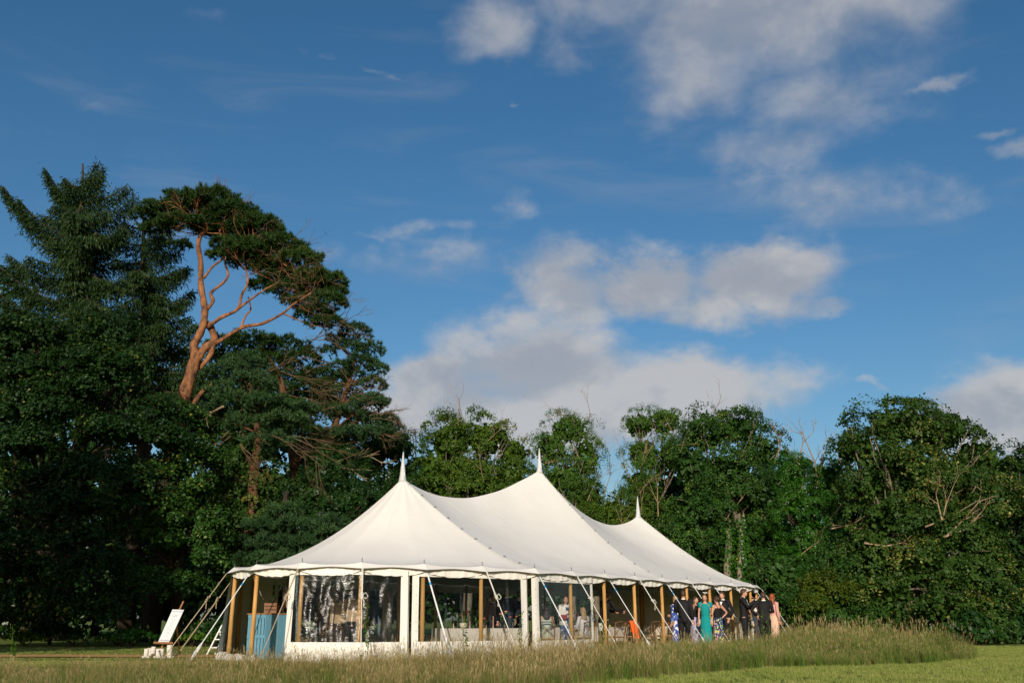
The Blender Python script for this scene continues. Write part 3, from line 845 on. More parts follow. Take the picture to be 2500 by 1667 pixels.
broadleaf('glossy green holly bush below the broken pine branches', 800, 45, [
    (800, 1140, 90, 60, 0, 1.7), (770, 1230, 110, 80, -.5, 1.8), (860, 1210, 80, 70, 0, 1.6), (800, 1320, 120, 70, -1, 1.7), (900, 1290, 70, 80, 0, 1.4)], 'lf_holly', 104, per=80, Rc=.5, leaf=.12, inner=3000, bark='bark_brown', name='holly_bush')
broadleaf('dark evergreen yew filling the gap between holly bush and first marquee peak', 940, 50, [
    (960, 1090, 70, 60, 0, 1.6), (900, 1120, 70, 70, 0, 1.6), (980, 1180, 70, 80, 0, 1.6), (930, 1250, 90, 80, -.5, 1.8), (1000, 1280, 70, 80, 0, 1.5)], 'lf_holly', 105, per=70, Rc=.55, leaf=.14, inner=3000, bark='bark_brown', name='yew_tree')
# --- middle
broadleaf('yellow-green field maple showing between the first and second marquee peaks', 1130, 50, [
    (1100, 1080, 70, 70, 0, 1.8), (1190, 1070, 80, 60, 0, 1.8), (1060, 1160, 60, 80, -.3, 1.5), (1150, 1160, 90, 70, -.6, 1.7), (1250, 1110, 50, 60, 0, 1.4), (1240, 1190, 80, 70, -.4, 1.6), (1100, 1250, 110, 70, 0, 1.6)],
    'lf_olive', 106, per=75, Rc=.52, leaf=.15, inner=3500, twigs=5, name='maple_tree', low=.8)
broadleaf('slender ash with bare twigs among its leaves behind the second marquee peak', 1400, 53, [
    (1390, 1050, 70, 50, 0, 1.6), (1345, 1100, 60, 60, 0, 1.5), (1430, 1120, 50, 70, 0, 1.5), (1380, 1170, 70, 60, -.4, 1.6), (1420, 1210, 60, 60, 0, 1.4), (1330, 1200, 60, 60, 0, 1.4), (1390, 1270, 90, 60, 0, 1.6)],
    'lf_ash', 107, per=66, Rc=.48, leaf=.13, asp=.5, inner=3200, twigs=6, hang=.7, name='ash_tree', low=.8)
broadleaf('low bramble thicket below the ash, behind the sagging canvas ridge', 1470, 53, [
    (1440, 1260, 70, 50, 0, 1.5), (1500, 1265, 70, 60, 0, 1.5), (1560, 1240, 50, 60, 0, 1.3), (1480, 1330, 120, 70, 0, 1.5)], 'lf_olive', 108, per=70, Rc=.45, leaf=.13, inner=2000, name='thicket', cat='bush', limbs=False, twigs=5)
broadleaf('tall ash with feathery pale top behind the smallest marquee peak', 1590, 54, [
    (1560, 1040, 50, 45, 0, 1.5), (1620, 1030, 60, 45, 0, 1.5), (1570, 1110, 60, 60, 0, 1.6), (1640, 1110, 50, 60, 0, 1.5), (1570, 1190, 60, 60, -.3, 1.6), (1620, 1260, 80, 70, 0, 1.6)],
    'lf_ash', 109, per=66, Rc=.48, leaf=.13, asp=.45, inner=3000, twigs=3, hang=.9, name='ash_tree')
broadleaf('sycamore with a domed crown rising behind the far end of the marquee', 1800, 51, [
    (1720, 1060, 90, 60, 0, 1.9), (1800, 1050, 70, 50, 0, 1.8), (1850, 1100, 60, 60, 0, 1.6), (1690, 1140, 70, 60, -.4, 1.7), (1770, 1150, 90, 60, -.6, 1.8), (1720, 1230, 100, 70, -.8, 1.9), (1830, 1200, 80, 70, -.4, 1.8), (1660, 1310, 90, 60, -.8, 1.7),
    (1760, 1320, 110, 70, -1, 1.9), (1860, 1310, 90, 70, -.8, 1.8), (1820, 1400, 110, 60, -1.2, 1.8)], 'lf_syc', 110, per=64, Rc=.56, leaf=.17, inner=5500, trunk_r=.26, twigs=4, name='sycamore_tree')
ivy = broadleaf('half-dead tree smothered in bright ivy with bare branches at its top', 1970, 48, [
    (1930, 1160, 50, 60, 0, 1.3), (2010, 1180, 60, 70, 0, 1.4), (1950, 1240, 70, 60, -.3, 1.5), (2050, 1250, 60, 60, 0, 1.4), (2000, 1310, 90, 60, -.4, 1.6), (1940, 1380, 80, 60, -.4, 1.5)],
    'lf_ivy', 111, per=85, Rc=.42, leaf=.11, inner=2800, twigs=6, name='ivy_tree', bark='bark_brown')
broadleaf('largest horse chestnut with rounded rust-flecked crown at the edge of the mown lawn', 2230, 44, [
    (2190, 1040, 110, 60, 0, 2.4), (2090, 1090, 70, 60, 0, 1.8), (2290, 1060, 100, 60, 0, 2.2), (2380, 1120, 80, 60, 0, 1.8), (2180, 1130, 120, 60, -.6, 2.4), (2290, 1170, 120, 70, -.8, 2.4), (2110, 1190, 60, 60, 0, 1.6), (2400, 1220, 80, 80, -.4, 1.8),
    (2200, 1260, 120, 70, -.8, 2.2), (2330, 1290, 120, 80, -1.2, 2.2), (2130, 1340, 100, 70, -.6, 1.8), (2240, 1380, 120, 70, -1.4, 2.0), (2370, 1400, 110, 80, -1.6, 2.0), (2300, 1480, 110, 55, -2, 1.8), (2160, 1450, 100, 60, -1.2, 1.7), (2420, 1490, 90, 50, -2.0, 1.6)],
    'lf_chest', 112, per=64, Rc=.62, leaf=.19, inner=8000, trunk_r=.34, twigs=0, name='chestnut_tree', tint_hi=.15)
broadleaf('dark sycamore cut by the edge of the wood, beyond the horse chestnut', 2500, 46, [
    (2480, 1150, 80, 60, 0, 1.8), (2560, 1120, 90, 80, 0, 2), (2500, 1240, 90, 70, -.6, 1.9), (2590, 1280, 110, 100, -.6, 2), (2490, 1350, 90, 80, -1, 1.8), (2500, 1460, 90, 60, -1.4, 1.7), (2600, 1430, 90, 90, -1, 1.8)],
    'lf_syc_shaded', 113, per=62, Rc=.62, leaf=.19, inner=4500, name='sycamore_tree', tint_hi=.2)
broadleaf('low dark sycamore saplings leaning out from the wood beside the marquee end', 1990, 44, [
    (1900, 1400, 70, 60, 0, 1.4), (1960, 1450, 70, 50, -.4, 1.4), (2050, 1400, 80, 60, 0, 1.5), (1910, 1490, 70, 50, -.4, 1.3), (2020, 1500, 90, 45, -.8, 1.5), (2110, 1500, 70, 45, -.8, 1.4)], 'lf_syc', 114, per=64, Rc=.5, leaf=.17, inner=2500, name='sycamore_sapling', limbs=True)
broadleaf('golden-leaved shrub glowing against the dark wood near the marquee end', 2030, 42.5, [
    (2010, 1430, 50, 40, 0, 1.0), (2060, 1450, 40, 30, 0, .9), (1985, 1470, 40, 30, 0, .9)], 'lf_gold', 115, per=60, Rc=.36, leaf=.13, inner=700, name='golden_shrub', cat='bush', limbs=False)
# dead pale branches reaching out of the chestnut and the ivy tree
def bare_branch(label, paths, Y, seed, rad=.045, mat='twig_dead', depth=2, group=None):
    r = random.Random(seed); p0 = at(*paths[0][0], Y)
    t = thing('dead_branch', p0, label, 'branch', group)
    mb = MB()
    for path in paths:
        pts = [at(x, y, Y + .25 * math.sin(i * 2.1 + seed)) for i, (x, y) in enumerate(path)]
        mb.tube(pts, [rad * (1 - .75 * i / (len(pts) - 1)) for i in range(len(pts))], 5)
        for i in range(1, len(pts)):
            for k in range(2):
                d = (pts[i] - pts[i - 1]).normalized() + Vector((r.uniform(-.7, .7), r.uniform(-.5, .3), r.uniform(-.3, .8)))
                twig_tree(mb, pts[i], d, r.uniform(.4, 1.0), rad * .35, depth - 1, r)
    mb.build('branch', M[mat], t)
bare_branch('pale dead branches fanning upward out of the chestnut crown', [[(2260, 1285), (2300, 1270), (2310, 1230), (2330, 1180)], [(2310, 1310), (2350, 1270), (2390, 1225)], [(2305, 1310), (2360, 1290), (2400, 1245)], [(2300, 1270), (2290, 1230), (2285, 1205)]], 41.0, 5)
bare_branch('tangle of bleached dead branches crossing the ivy tree', [[(2030, 1290), (2080, 1280), (2110, 1260), (2140, 1250)], [(2070, 1270), (2110, 1292), (2050, 1282)], [(2075, 1215), (2110, 1220), (2130, 1190)]], 44.4, 6, .04)
bare_branch('long pale dead branch lying level below the ivy tree', [[(2110, 1325), (2160, 1333), (2200, 1325), (2215, 1340)]], 42.0, 7, .05, depth=1)
bare_branch('bare grey branches standing above the ivy tree against the sky', [[(1960, 1200), (1950, 1130), (1960, 1080), (1985, 1055)], [(2000, 1210), (1990, 1130), (1960, 1060), (1935, 1052)], [(2000, 1190), (2005, 1130), (2020, 1080)], [(2060, 1170), (2050, 1120), (2045, 1080)], [(2050, 1180), (2080, 1140), (2100, 1110)], [(1890, 1130), (1905, 1090), (1895, 1060)]], 47.6, 8, .05)
bare_branch('thin bare stems standing in the gap between the two ash trees', [[(1560, 1200), (1530, 1150), (1510, 1080)], [(1470, 1220), (1490, 1160), (1487, 1100)], [(1545, 1150), (1522, 1120)], [(1480, 1240), (1500, 1190)]], 53, 9, .03, depth=1)
bare_branch('slim dead sapling with pale forked stem behind the far marquee roof', [[(1607, 1260), (1605, 1210), (1604, 1180)], [(1606, 1225), (1596, 1207)], [(1606, 1230), (1614, 1215)]], 50.5, 10, .035, depth=1)
for i_, pth in enumerate(([(1775, 1390), (1780, 1320), (1778, 1290)], [(1805, 1390), (1808, 1330), (1812, 1270)])):
    p_ = [at(x, y, 48.2) for x, y in pth]
    t = thing('tree_trunk', (p_[0].x, 48.2, 0), ['ivy-wrapped trunk glimpsed below the domed sycamore crown', 'paler thin trunk beside the ivy-wrapped one behind the marquee end'][i_], 'trunk')
    mb = MB(); mb.tube([(p_[0].x, 48.2, 0)] + p_, [.2 - .05 * i_, .18 - .05 * i_, .15 - .04 * i_, .10], 8); mb.build('trunk', M['bark_grey'], t, smooth=True)
    V_, Nn_ = [], []
    g_ = np.random.default_rng(40 + i_); n_ = 900; tt = g_.random(n_); th = g_.random(n_) * 6.28
    base = np.array([[p_[0].x, 48.2, 0.3]]) + (np.array(p_[-1]) - np.array([p_[0].x, 48.2, .3])) * tt[:, None]
    nn = np.stack([np.cos(th), np.sin(th), .3 * np.ones(n_)], 1)
    V, F = leaf_quads(base + nn * (.18 + .16 * g_.random(n_)[:, None]), unit(nn + .4 * g_.normal(size=(n_, 3))), .09 + .06 * g_.random(n_), .85, g_)
    np_mesh('ivy', V, F, M['lf_ivy'], t, np.repeat(np.clip(.5 + .2 * g_.normal(size=n_), 0, 1), 4))

# --- conifers
def needle_tufts(C, A, per, L, Wd, g, spread=.9):
    """puffs of thin needle triangles round points C with axis A"""
    n = len(C); k = per
    Cc = np.repeat(C, k, 0); Aa = np.repeat(A, k, 0)
    d = unit(Aa + spread * g.normal(size=(n * k, 3)))
    t = unit(np.cross(d, g.normal(size=(n * k, 3))))
    ll = (L * (.6 + .7 * g.random(n * k)))[:, None]; ww = Wd * (.7 + .6 * g.random(n * k))[:, None]
    V = np.empty((n * k, 3, 3), np.float32)
    V[:, 0] = Cc - t * ww * .5; V[:, 1] = Cc + t * ww * .5; V[:, 2] = Cc + d * ll
    return V.reshape(-1, 3), np.arange(n * k * 3, dtype=np.int32).reshape(-1, 3)

def pine_pads(pads, g, tuft_r, per, L, Wd, tufts_per):
    """pads: (x,y,z,rx,ry,rz): flattened cushions of needle tufts, dense above, open below"""
    Cs, As, T = [], [], []
    for (x, y, z, rx, ry, rz) in pads:
        n = int(tufts_per * (rx * ry + rx * rz) * 2)
        d = unit(g.normal(size=(n, 3))); d[:, 2] = np.abs(d[:, 2]) * np.where(g.random(n) < .82, 1, -.35)
        d = unit(d); rr = .55 + .5 * g.random(n) ** .6
        P = np.array([x, y, z]) + d * np.array([rx, ry, rz]) * rr[:, None]
        P += .10 * rx * np.sin(P[:, [1, 2, 0]] * 7.3)
        Cs.append(P); As.append(unit(d * np.array([.6, .6, .8]) + np.array([0, 0, .7])))
        T.append(np.clip(.45 + .12 * g.normal() + .13 * g.normal(size=n), 0, 1))
    C = np.concatenate(Cs); A = np.concatenate(As); T = np.concatenate(T)
    V, F = needle_tufts(C, A, per, L, Wd, g)
    return V, F, np.repeat(T, per * 3)

def px_pads(L, Y):
    out = []
    for px, py, rx, rz, dY, ry in L:
        p = at(px, py, Y + dY); s = (Y + dY) / FPX
        out.append((p.x, p.y, p.z, rx * s, ry, rz * s))
    return out

def limb_px(mb, path, Y, r0, r1, dys=None, n=8):
    pts = [at(x, y, Y + (dys[i] if dys else 0)) for i, (x, y) in enumerate(path)]
    fine = []
    for i in range(len(pts) - 1):                       # Catmull-Rom smoothing
        p0, p1, p2, p3 = pts[max(i - 1, 0)], pts[i], pts[i + 1], pts[min(i + 2, len(pts) - 1)]
        for k in range(4):
            t = k / 4
            fine.append(.5 * ((2 * p1) + (p2 - p0) * t + (2 * p0 - 5 * p1 + 4 * p2 - p3) * t * t + (3 * p1 - p0 - 3 * p2 + p3) * t ** 3))
    fine.append(pts[-1]); m_ = len(fine) - 1
    mb.tube(fine, [(r0 + (r1 - r0) * i / m_) * (1 + .08 * math.sin(i * 1.7)) for i in range(m_ + 1)], n)
    return fine

def scots_pine():
    Y = 46; r = random.Random(3); g = np.random.default_rng(33)
    bx = at(440, 1040, Y).x - .3
    t = thing('scots_pine', (bx, Y, 0), 'tall leaning pine with orange bark, forked trunk and flat windswept crown', 'tree')
    mb = MB()
    base = at(440, 1030, Y)
    mb.tube([(bx - .1, Y, base.z * .75), base], [.39, .37], 10)
    lowm = MB(); lowm.tube([(bx - .2, Y, -.1), (bx - .15, Y, base.z * .4), (bx - .1, Y, base.z * .76)], [.46, .42, .392], 10); lowm.build('lower_trunk', M['bark_brown'], t, smooth=True)  # lower trunk in dark bark, standing in for shade under the canopy
    limb_px(mb, [(440, 1030), (452, 960), (470, 900), (480, 860)], Y, 0.328, 0.272)
    limb_px(mb, [(480, 870), (473, 845), (488, 815), (497, 790), (500, 760), (497, 735), (490, 690), (490, 640), (484, 600), (490, 575), (505, 560), (500, 530)], Y, 0.211, 0.080, [0, -.1, -.2, -.2, -.1, 0, .1, .1, 0, 0, -.2, -.2])
    limb_px(mb, [(480, 880), (500, 850), (523, 832), (515, 800), (505, 790)], Y, 0.203, 0.160, [0, .2, .3, .2, 0])
    limb_px(mb, [(487, 900), (512, 870), (523, 838)], Y, 0.128, 0.128, [.2, .3, .3])
    limb_px(mb, [(505, 755), (520, 735), (515, 715), (545, 690), (557, 670), (550, 640), (560, 600)], Y, 0.102, 0.038, [0, 0, .1, .2, .3, .4, .5])
    limb_px(mb, [(497, 680), (520, 650), (540, 635), (548, 610), (535, 560)], Y, 0.071, 0.032)
    limb_px(mb, [(505, 800), (540, 775), (580, 755), (590, 720), (605, 690), (600, 660)], Y, 0.109, 0.038, [0, -.3, -.5, -.6, -.6, -.6])
    limb_px(mb, [(580, 755), (620, 725), (650, 705), (680, 690)], Y, 0.071, 0.026, [-.5, -.6, -.8, -1])
    limb_px(mb, [(525, 840), (590, 800), (640, 790), (690, 765), (720, 740), (760, 715)], Y, 0.109, 0.032, [.3, 0, -.3, -.6, -.8, -1])
    limb_px(mb, [(588, 800), (600, 770), (612, 755), (606, 725)], Y, 0.057, 0.032)
    limb_px(mb, [(490, 575), (470, 570), (440, 565), (410, 555)], Y, 0.039, 0.013)
    limb_px(mb, [(690, 765), (750, 790), (800, 800)], Y, 0.039, 0.013, [-.6, -.6, -.5])
    limb_px(mb, [(445, 1020), (475, 980), (495, 955), (520, 935)], Y, 0.141, 0.077, [0, .4, .6, .8])
    for (x, y) in [(500, 560), (480, 540), (560, 600), (535, 570), (600, 660), (680, 690), (640, 620), (700, 650), (760, 715), (720, 690), (440, 560), (800, 780), (560, 520), (620, 580)]:
        for k in range(3): twig_tree(mb, at(x, y, Y - .4 + .4 * k), (r.uniform(-1, 1), r.uniform(-.8, .3), r.uniform(0, .8)), r.uniform(.9, 1.8), .035, 2, r)
    mb.build('trunk', M['bark_pine'], t, smooth=True)
    mb = MB()
    for (x, y) in [(640, 650), (700, 680), (740, 660), (780, 690), (800, 740), (660, 600), (720, 620), (620, 570), (700, 740), (760, 770), (820, 790), (800, 820), (770, 830)]:
        for k in range(4): twig_tree(mb, at(x + r.uniform(-20, 20), y + r.uniform(-15, 15), Y - .8), (r.uniform(-.2, 1.4), r.uniform(-.7, .3), r.uniform(-.5, .5)), r.uniform(.7, 1.5), .022, 2, r, grav=-.03)
    tag(mb.build('dead_twigs', M['twig_brown'], t), kind='stuff')
    pads = px_pads([(395, 520, 60, 28, 0, 1.0), (455, 500, 60, 30, .2, 1.2), (520, 497, 70, 34, 0, 1.3), (570, 530, 70, 34, -.2, 1.3), (440, 545, 60, 18, -.6, .9), (625, 560, 70, 36, 0, 1.3), (560, 570, 60, 22, .8, 1.0),
                    (680, 610, 70, 36, -.2, 1.3), (640, 620, 70, 22, .8, 1.0), (730, 640, 60, 36, 0, 1.2), (600, 610, 70, 24, -.8, 1.0), (770, 690, 55, 34, -.2, 1.1), (700, 680, 70, 22, .6, 1.0), (810, 690, 40, 22, 0, .9), (800, 740, 50, 26, -.4, .9),
                    (740, 740, 50, 16, .4, .8), (820, 715, 30, 14, 0, .6), (380, 560, 45, 16, .4, .7), (360, 530, 45, 20, .4, .8), (800, 790, 50, 14, -.4, .7), (500, 520, 90, 26, .9, 1.2), (440, 600, 30, 10, .2, .5), (540, 625, 40, 12, .9, .6), (650, 570, 50, 30, .9, 1.1), (610, 640, 55, 20, .7, .9), (660, 660, 55, 22, .4, .9), (700, 710, 50, 20, .3, .9), (560, 600, 50, 20, .4, .9), (750, 700, 50, 24, .5, .9), (520, 560, 50, 22, .6, 1.0), (640, 700, 36, 12, .8, .6), (770, 770, 50, 18, .2, .8)], Y)
    V, F, T = pine_pads(pads, g, .2, 13, .20, .042, 135)
    np_mesh('crown', V, F, M['lf_pine'], t, T)
scots_pine()

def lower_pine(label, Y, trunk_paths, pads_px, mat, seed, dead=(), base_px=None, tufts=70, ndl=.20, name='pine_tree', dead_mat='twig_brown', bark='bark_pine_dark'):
    r = random.Random(seed); g = np.random.default_rng(seed)
    b = at(*trunk_paths[0][0], Y); t = thing(name, (b.x, Y, 0), label, 'tree')
    mb = MB(); mb.tube([(b.x, Y, -.1), (b.x, Y, b.z * .5), b], [.3, .26, .22], 8)
    for i, p in enumerate(trunk_paths): limb_px(mb, p, Y, .22 if i == 0 else .10, .07 if i == 0 else .03)
    pads = px_pads(pads_px, Y)
    for p in pads[::2]:
        mb.tube(wobble(at(*random.Random(seed + int(p[0] * 10)).choice(trunk_paths[0]), Y), (p[0], p[1], p[2] - p[5] * .3), 4, .06, r), [.07, .06, .045, .03, .015], 5)
    mb.build('trunk', M[bark], t, smooth=True)
    if dead:
        mb = MB()
        for (x, y, dx, dz, L) in dead:
            for k in range(2): twig_tree(mb, at(x + r.uniform(-10, 10), y + r.uniform(-10, 10), Y - .6 - .4 * k), (dx + r.uniform(-.3, .3), r.uniform(-.6, .1), dz + r.uniform(-.3, .3)), L * r.uniform(.7, 1.2), .035, 3, r, .5, -.02)
        tag(mb.build('dead_twigs', M[dead_mat], t), kind='stuff')
    V, F, T = pine_pads(pads, g, .2, 13, ndl, .045, tufts)
    np_mesh('crown', V, F, M[mat], t, T)
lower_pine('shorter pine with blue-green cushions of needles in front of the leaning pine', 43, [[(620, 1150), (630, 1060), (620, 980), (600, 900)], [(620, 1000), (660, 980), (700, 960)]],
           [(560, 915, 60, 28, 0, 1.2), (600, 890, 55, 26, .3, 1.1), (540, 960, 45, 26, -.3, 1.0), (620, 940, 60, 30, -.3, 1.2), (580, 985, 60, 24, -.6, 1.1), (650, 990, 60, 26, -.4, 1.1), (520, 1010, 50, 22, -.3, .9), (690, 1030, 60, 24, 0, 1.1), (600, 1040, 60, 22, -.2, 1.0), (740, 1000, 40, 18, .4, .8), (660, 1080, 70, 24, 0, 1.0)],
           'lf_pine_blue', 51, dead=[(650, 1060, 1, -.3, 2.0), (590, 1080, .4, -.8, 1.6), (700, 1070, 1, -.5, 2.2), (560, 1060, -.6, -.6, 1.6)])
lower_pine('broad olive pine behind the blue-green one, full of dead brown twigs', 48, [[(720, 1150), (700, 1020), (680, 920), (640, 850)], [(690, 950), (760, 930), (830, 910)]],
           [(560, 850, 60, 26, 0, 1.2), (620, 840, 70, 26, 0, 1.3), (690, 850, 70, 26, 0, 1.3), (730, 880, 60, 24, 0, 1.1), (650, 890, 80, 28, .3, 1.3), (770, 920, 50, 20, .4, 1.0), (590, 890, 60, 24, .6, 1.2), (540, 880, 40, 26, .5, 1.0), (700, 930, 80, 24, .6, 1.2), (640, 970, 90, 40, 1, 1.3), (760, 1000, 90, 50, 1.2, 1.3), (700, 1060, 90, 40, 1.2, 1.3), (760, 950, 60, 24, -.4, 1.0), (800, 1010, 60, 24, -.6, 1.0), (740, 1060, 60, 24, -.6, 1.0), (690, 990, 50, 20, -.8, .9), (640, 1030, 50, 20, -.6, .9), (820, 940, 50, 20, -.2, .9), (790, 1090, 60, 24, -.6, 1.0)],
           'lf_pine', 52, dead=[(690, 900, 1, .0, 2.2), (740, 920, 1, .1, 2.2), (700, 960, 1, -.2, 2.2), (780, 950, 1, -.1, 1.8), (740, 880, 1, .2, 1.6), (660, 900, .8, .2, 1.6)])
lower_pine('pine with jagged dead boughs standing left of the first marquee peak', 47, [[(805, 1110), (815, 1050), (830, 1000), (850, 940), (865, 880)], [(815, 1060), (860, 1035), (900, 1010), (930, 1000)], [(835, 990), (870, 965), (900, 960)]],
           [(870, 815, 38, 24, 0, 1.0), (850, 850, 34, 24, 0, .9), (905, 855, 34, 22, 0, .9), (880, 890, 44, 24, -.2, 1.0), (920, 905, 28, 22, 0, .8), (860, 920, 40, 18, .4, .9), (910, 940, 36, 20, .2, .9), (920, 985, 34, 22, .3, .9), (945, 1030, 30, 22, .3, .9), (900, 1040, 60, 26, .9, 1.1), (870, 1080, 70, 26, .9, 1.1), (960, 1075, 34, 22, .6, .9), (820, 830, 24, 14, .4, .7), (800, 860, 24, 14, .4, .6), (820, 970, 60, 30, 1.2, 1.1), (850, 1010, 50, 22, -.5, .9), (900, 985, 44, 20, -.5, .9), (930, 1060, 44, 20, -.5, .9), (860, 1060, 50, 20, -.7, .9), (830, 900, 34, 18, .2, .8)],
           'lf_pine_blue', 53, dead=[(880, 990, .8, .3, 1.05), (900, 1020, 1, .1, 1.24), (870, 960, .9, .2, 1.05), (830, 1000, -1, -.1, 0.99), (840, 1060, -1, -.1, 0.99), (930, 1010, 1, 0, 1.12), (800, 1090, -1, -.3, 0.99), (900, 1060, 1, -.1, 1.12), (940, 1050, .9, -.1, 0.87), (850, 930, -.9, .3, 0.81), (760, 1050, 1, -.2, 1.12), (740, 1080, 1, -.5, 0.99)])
lower_pine('young blue-green pine with low boughs behind the left slope of the marquee roof', 42, [[(700, 1500), (700, 1400), (690, 1280), (700, 1200)]],
           [(690, 1250, 40, 20, 0, .9), (640, 1290, 50, 22, -.3, .9), (720, 1285, 50, 22, -.4, .9), (790, 1300, 45, 18, 0, .8), (660, 1330, 60, 22, -.6, 1.0), (740, 1330, 50, 20, -.5, .9), (690, 1370, 70, 24, -.8, 1.0), (620, 1370, 50, 22, -.5, .9), (650, 1410, 60, 22, -.6, .9), (810, 1275, 40, 14, .2, .7), (590, 1330, 40, 20, .2, .8)],
           'lf_pine_blue', 54, tufts=90, name='young_pine', bark='bark_brown')
bare_branch('broken pale branch stub jutting from the pine beside the marquee peak', [[(840, 1135), (870, 1120), (900, 1112), (930, 1128)]], 45.3, 11, .06, depth=1)
bare_branch('bleached broken branch pointing down among the low pines', [[(545, 992), (520, 1005), (503, 1022)]], 41.6, 12, .06, depth=1)
bare_branch('thin curved dead branch hanging above the holly bush', [[(830, 1140), (860, 1148), (885, 1165)]], 44.2, 13, .035, depth=1)

def spruce(label, Y, spine_px, branches, seed, mat='lf_spruce'):
    """drooping conifer: main boughs with hanging curtains of foliage"""
    g = np.random.default_rng(seed); r = random.Random(seed)
    b = at(*spine_px[0], Y); t = thing('drooping_spruce', (b.x, Y, 0), label, 'tree')
    mb = MB(); sp = [Vector((b.x, Y, -.1))] + [at(x, y, Y) for x, y in spine_px]
    mb.tube(sp, [.45 - .40 * i / (len(sp) - 1) for i in range(len(sp))], 8)
    Vs, Fs, Ts = [], [], []; off = 0
    Ps, Ds, Ls, tn = [], [], [], []
    for (x0, y0, x1, y1, dy, dens) in branches:
        a = at(x0, y0, Y); e = at(x1, y1, Y + dy)
        L = (e - a).length; pts = []
        for i in range(13):
            s = i / 12; p = a.lerp(e, s); p.z += math.sin(s * math.pi) * -.06 * L + (.10 * L * (s ** 3)); pts.append(p)
        mb.tube(pts, [.08 * (1 - .85 * i / 12) + .008 for i in range(13)], 5)
        n = int(420 * L * dens)
        s = g.random(n) ** .8; ii = np.minimum((s * 12).astype(int), 11); fr = (s * 12 - ii)[:, None]
        pa = np.array([list(p) for p in pts]); base = pa[ii] * (1 - fr) + pa[ii + 1] * fr
        dirv = np.array(list((e - a).normalized()))
        sidev = unit(np.cross(dirv, [0, 0, 1.0]))
        sp_w = (.75 * (1 - .65 * s) + .12)[:, None]
        w = g.normal(size=(n, 1)) * .55
        base = base + sidev * w * sp_w + np.array([0, 0, -1]) * (np.abs(g.normal(size=(n, 1))) * (.28 + .5 * (1 - s)[:, None])) + dirv * g.normal(size=(n, 1)) * .12
        d = unit(np.array([0, 0, -1.0]) * (.75 + .4 * g.random((n, 1))) + sidev * np.sign(w) * .45 + dirv * .55 + .35 * g.normal(size=(n, 3)))
        Ps.append(base); Ds.append(d); Ls.append(.09 + .13 * g.random(n)); tn.append(np.clip(.45 + .1 * g.normal() + .16 * g.normal(size=n) , 0, 1))
    P = np.concatenate(Ps); D = np.concatenate(Ds); L = np.concatenate(Ls)[:, None]; T = np.concatenate(tn)
    tt = unit(np.cross(D, g.normal(size=D.shape)))
    V = np.empty((len(P), 4, 3), np.float32); wv = .042
    V[:, 0] = P - tt * wv * .6; V[:, 1] = P + tt * wv * .6; V[:, 2] = P + D * L + tt * wv * .35; V[:, 3] = P + D * L * 1.05 - tt * wv * .35
    mb.build('trunk', M['bark_brown'], t, smooth=True)
    np_mesh('crown', V.reshape(-1, 3), np.arange(len(P) * 4, dtype=np.int32).reshape(-1, 4), M[mat], t, np.repeat(T, 4))
def spruce_branches(seed, spine, tips, fill):
    r = random.Random(seed); out = list(tips)
    (xt, yt), (xb, yb) = spine
    for k in range(fill):
        f = (k + r.random()) / fill; y = yt + (yb - yt) * f; x = xt + (xb - xt) * f
        sgn = -1 if k % 2 else 1
        reach = (40 + 190 * f ** .8) * r.uniform(.55, 1.0)
        out.append((x, y, x + sgn * reach, y + r.uniform(-10, 70) * f - 12, r.uniform(-2.4, .8), 1.0))
    for k in range(fill):
        f = (k + r.random()) / fill; y = yt + 40 + (yb - yt) * f
        out.append((xt + (xb - xt) * f, y, xt + r.uniform(-130, 130) * (.2 + f), y + 40 + 40 * r.random(), r.uniform(-3.2, -1.6), 1.0))
    return out
spruce('tallest dark drooping conifer with upswept branch tips above the big sycamore', 48, [(205, 1000), (205, 800), (203, 600), (202, 400)],
       spruce_branches(61, ((203, 430), (205, 900)), [(203, 520, 110, 425, -.5, 1.2), (203, 620, 5, 478, -.5, 1.3), (203, 600, 40, 500, -.8, 1.0), (203, 500, 310, 462, -.5, 1.2), (203, 560, 330, 490, -.4, 1.1), (203, 470, 250, 412, 0, 1.2), (203, 460, 235, 400, 0, .8), (203, 700, 20, 640, -.5, 1.2), (203, 760, -40, 640, -1, 1.2), (203, 800, -30, 720, -1, 1.2), (203, 640, 300, 560, -.5, 1.2), (203, 480, 130, 470, 0, 1.0), (203, 470, 160, 440, 0, 1.2)], 22), 61)
spruce('second drooping conifer with hanging curtains of foliage behind the leaning pine', 50, [(360, 1000), (355, 800), (350, 650), (350, 530)],
       spruce_branches(62, ((352, 560), (358, 960)), [(352, 560, 440, 520, 0, 1.0), (352, 600, 420, 570, 0, 1.1), (352, 680, 460, 660, 0, 1.2), (352, 760, 470, 720, 0, 1.2), (355, 840, 480, 800, 0, 1.2), (355, 900, 490, 880, 0, 1.2), (352, 560, 300, 545, 0, 1.0)], 15), 62)
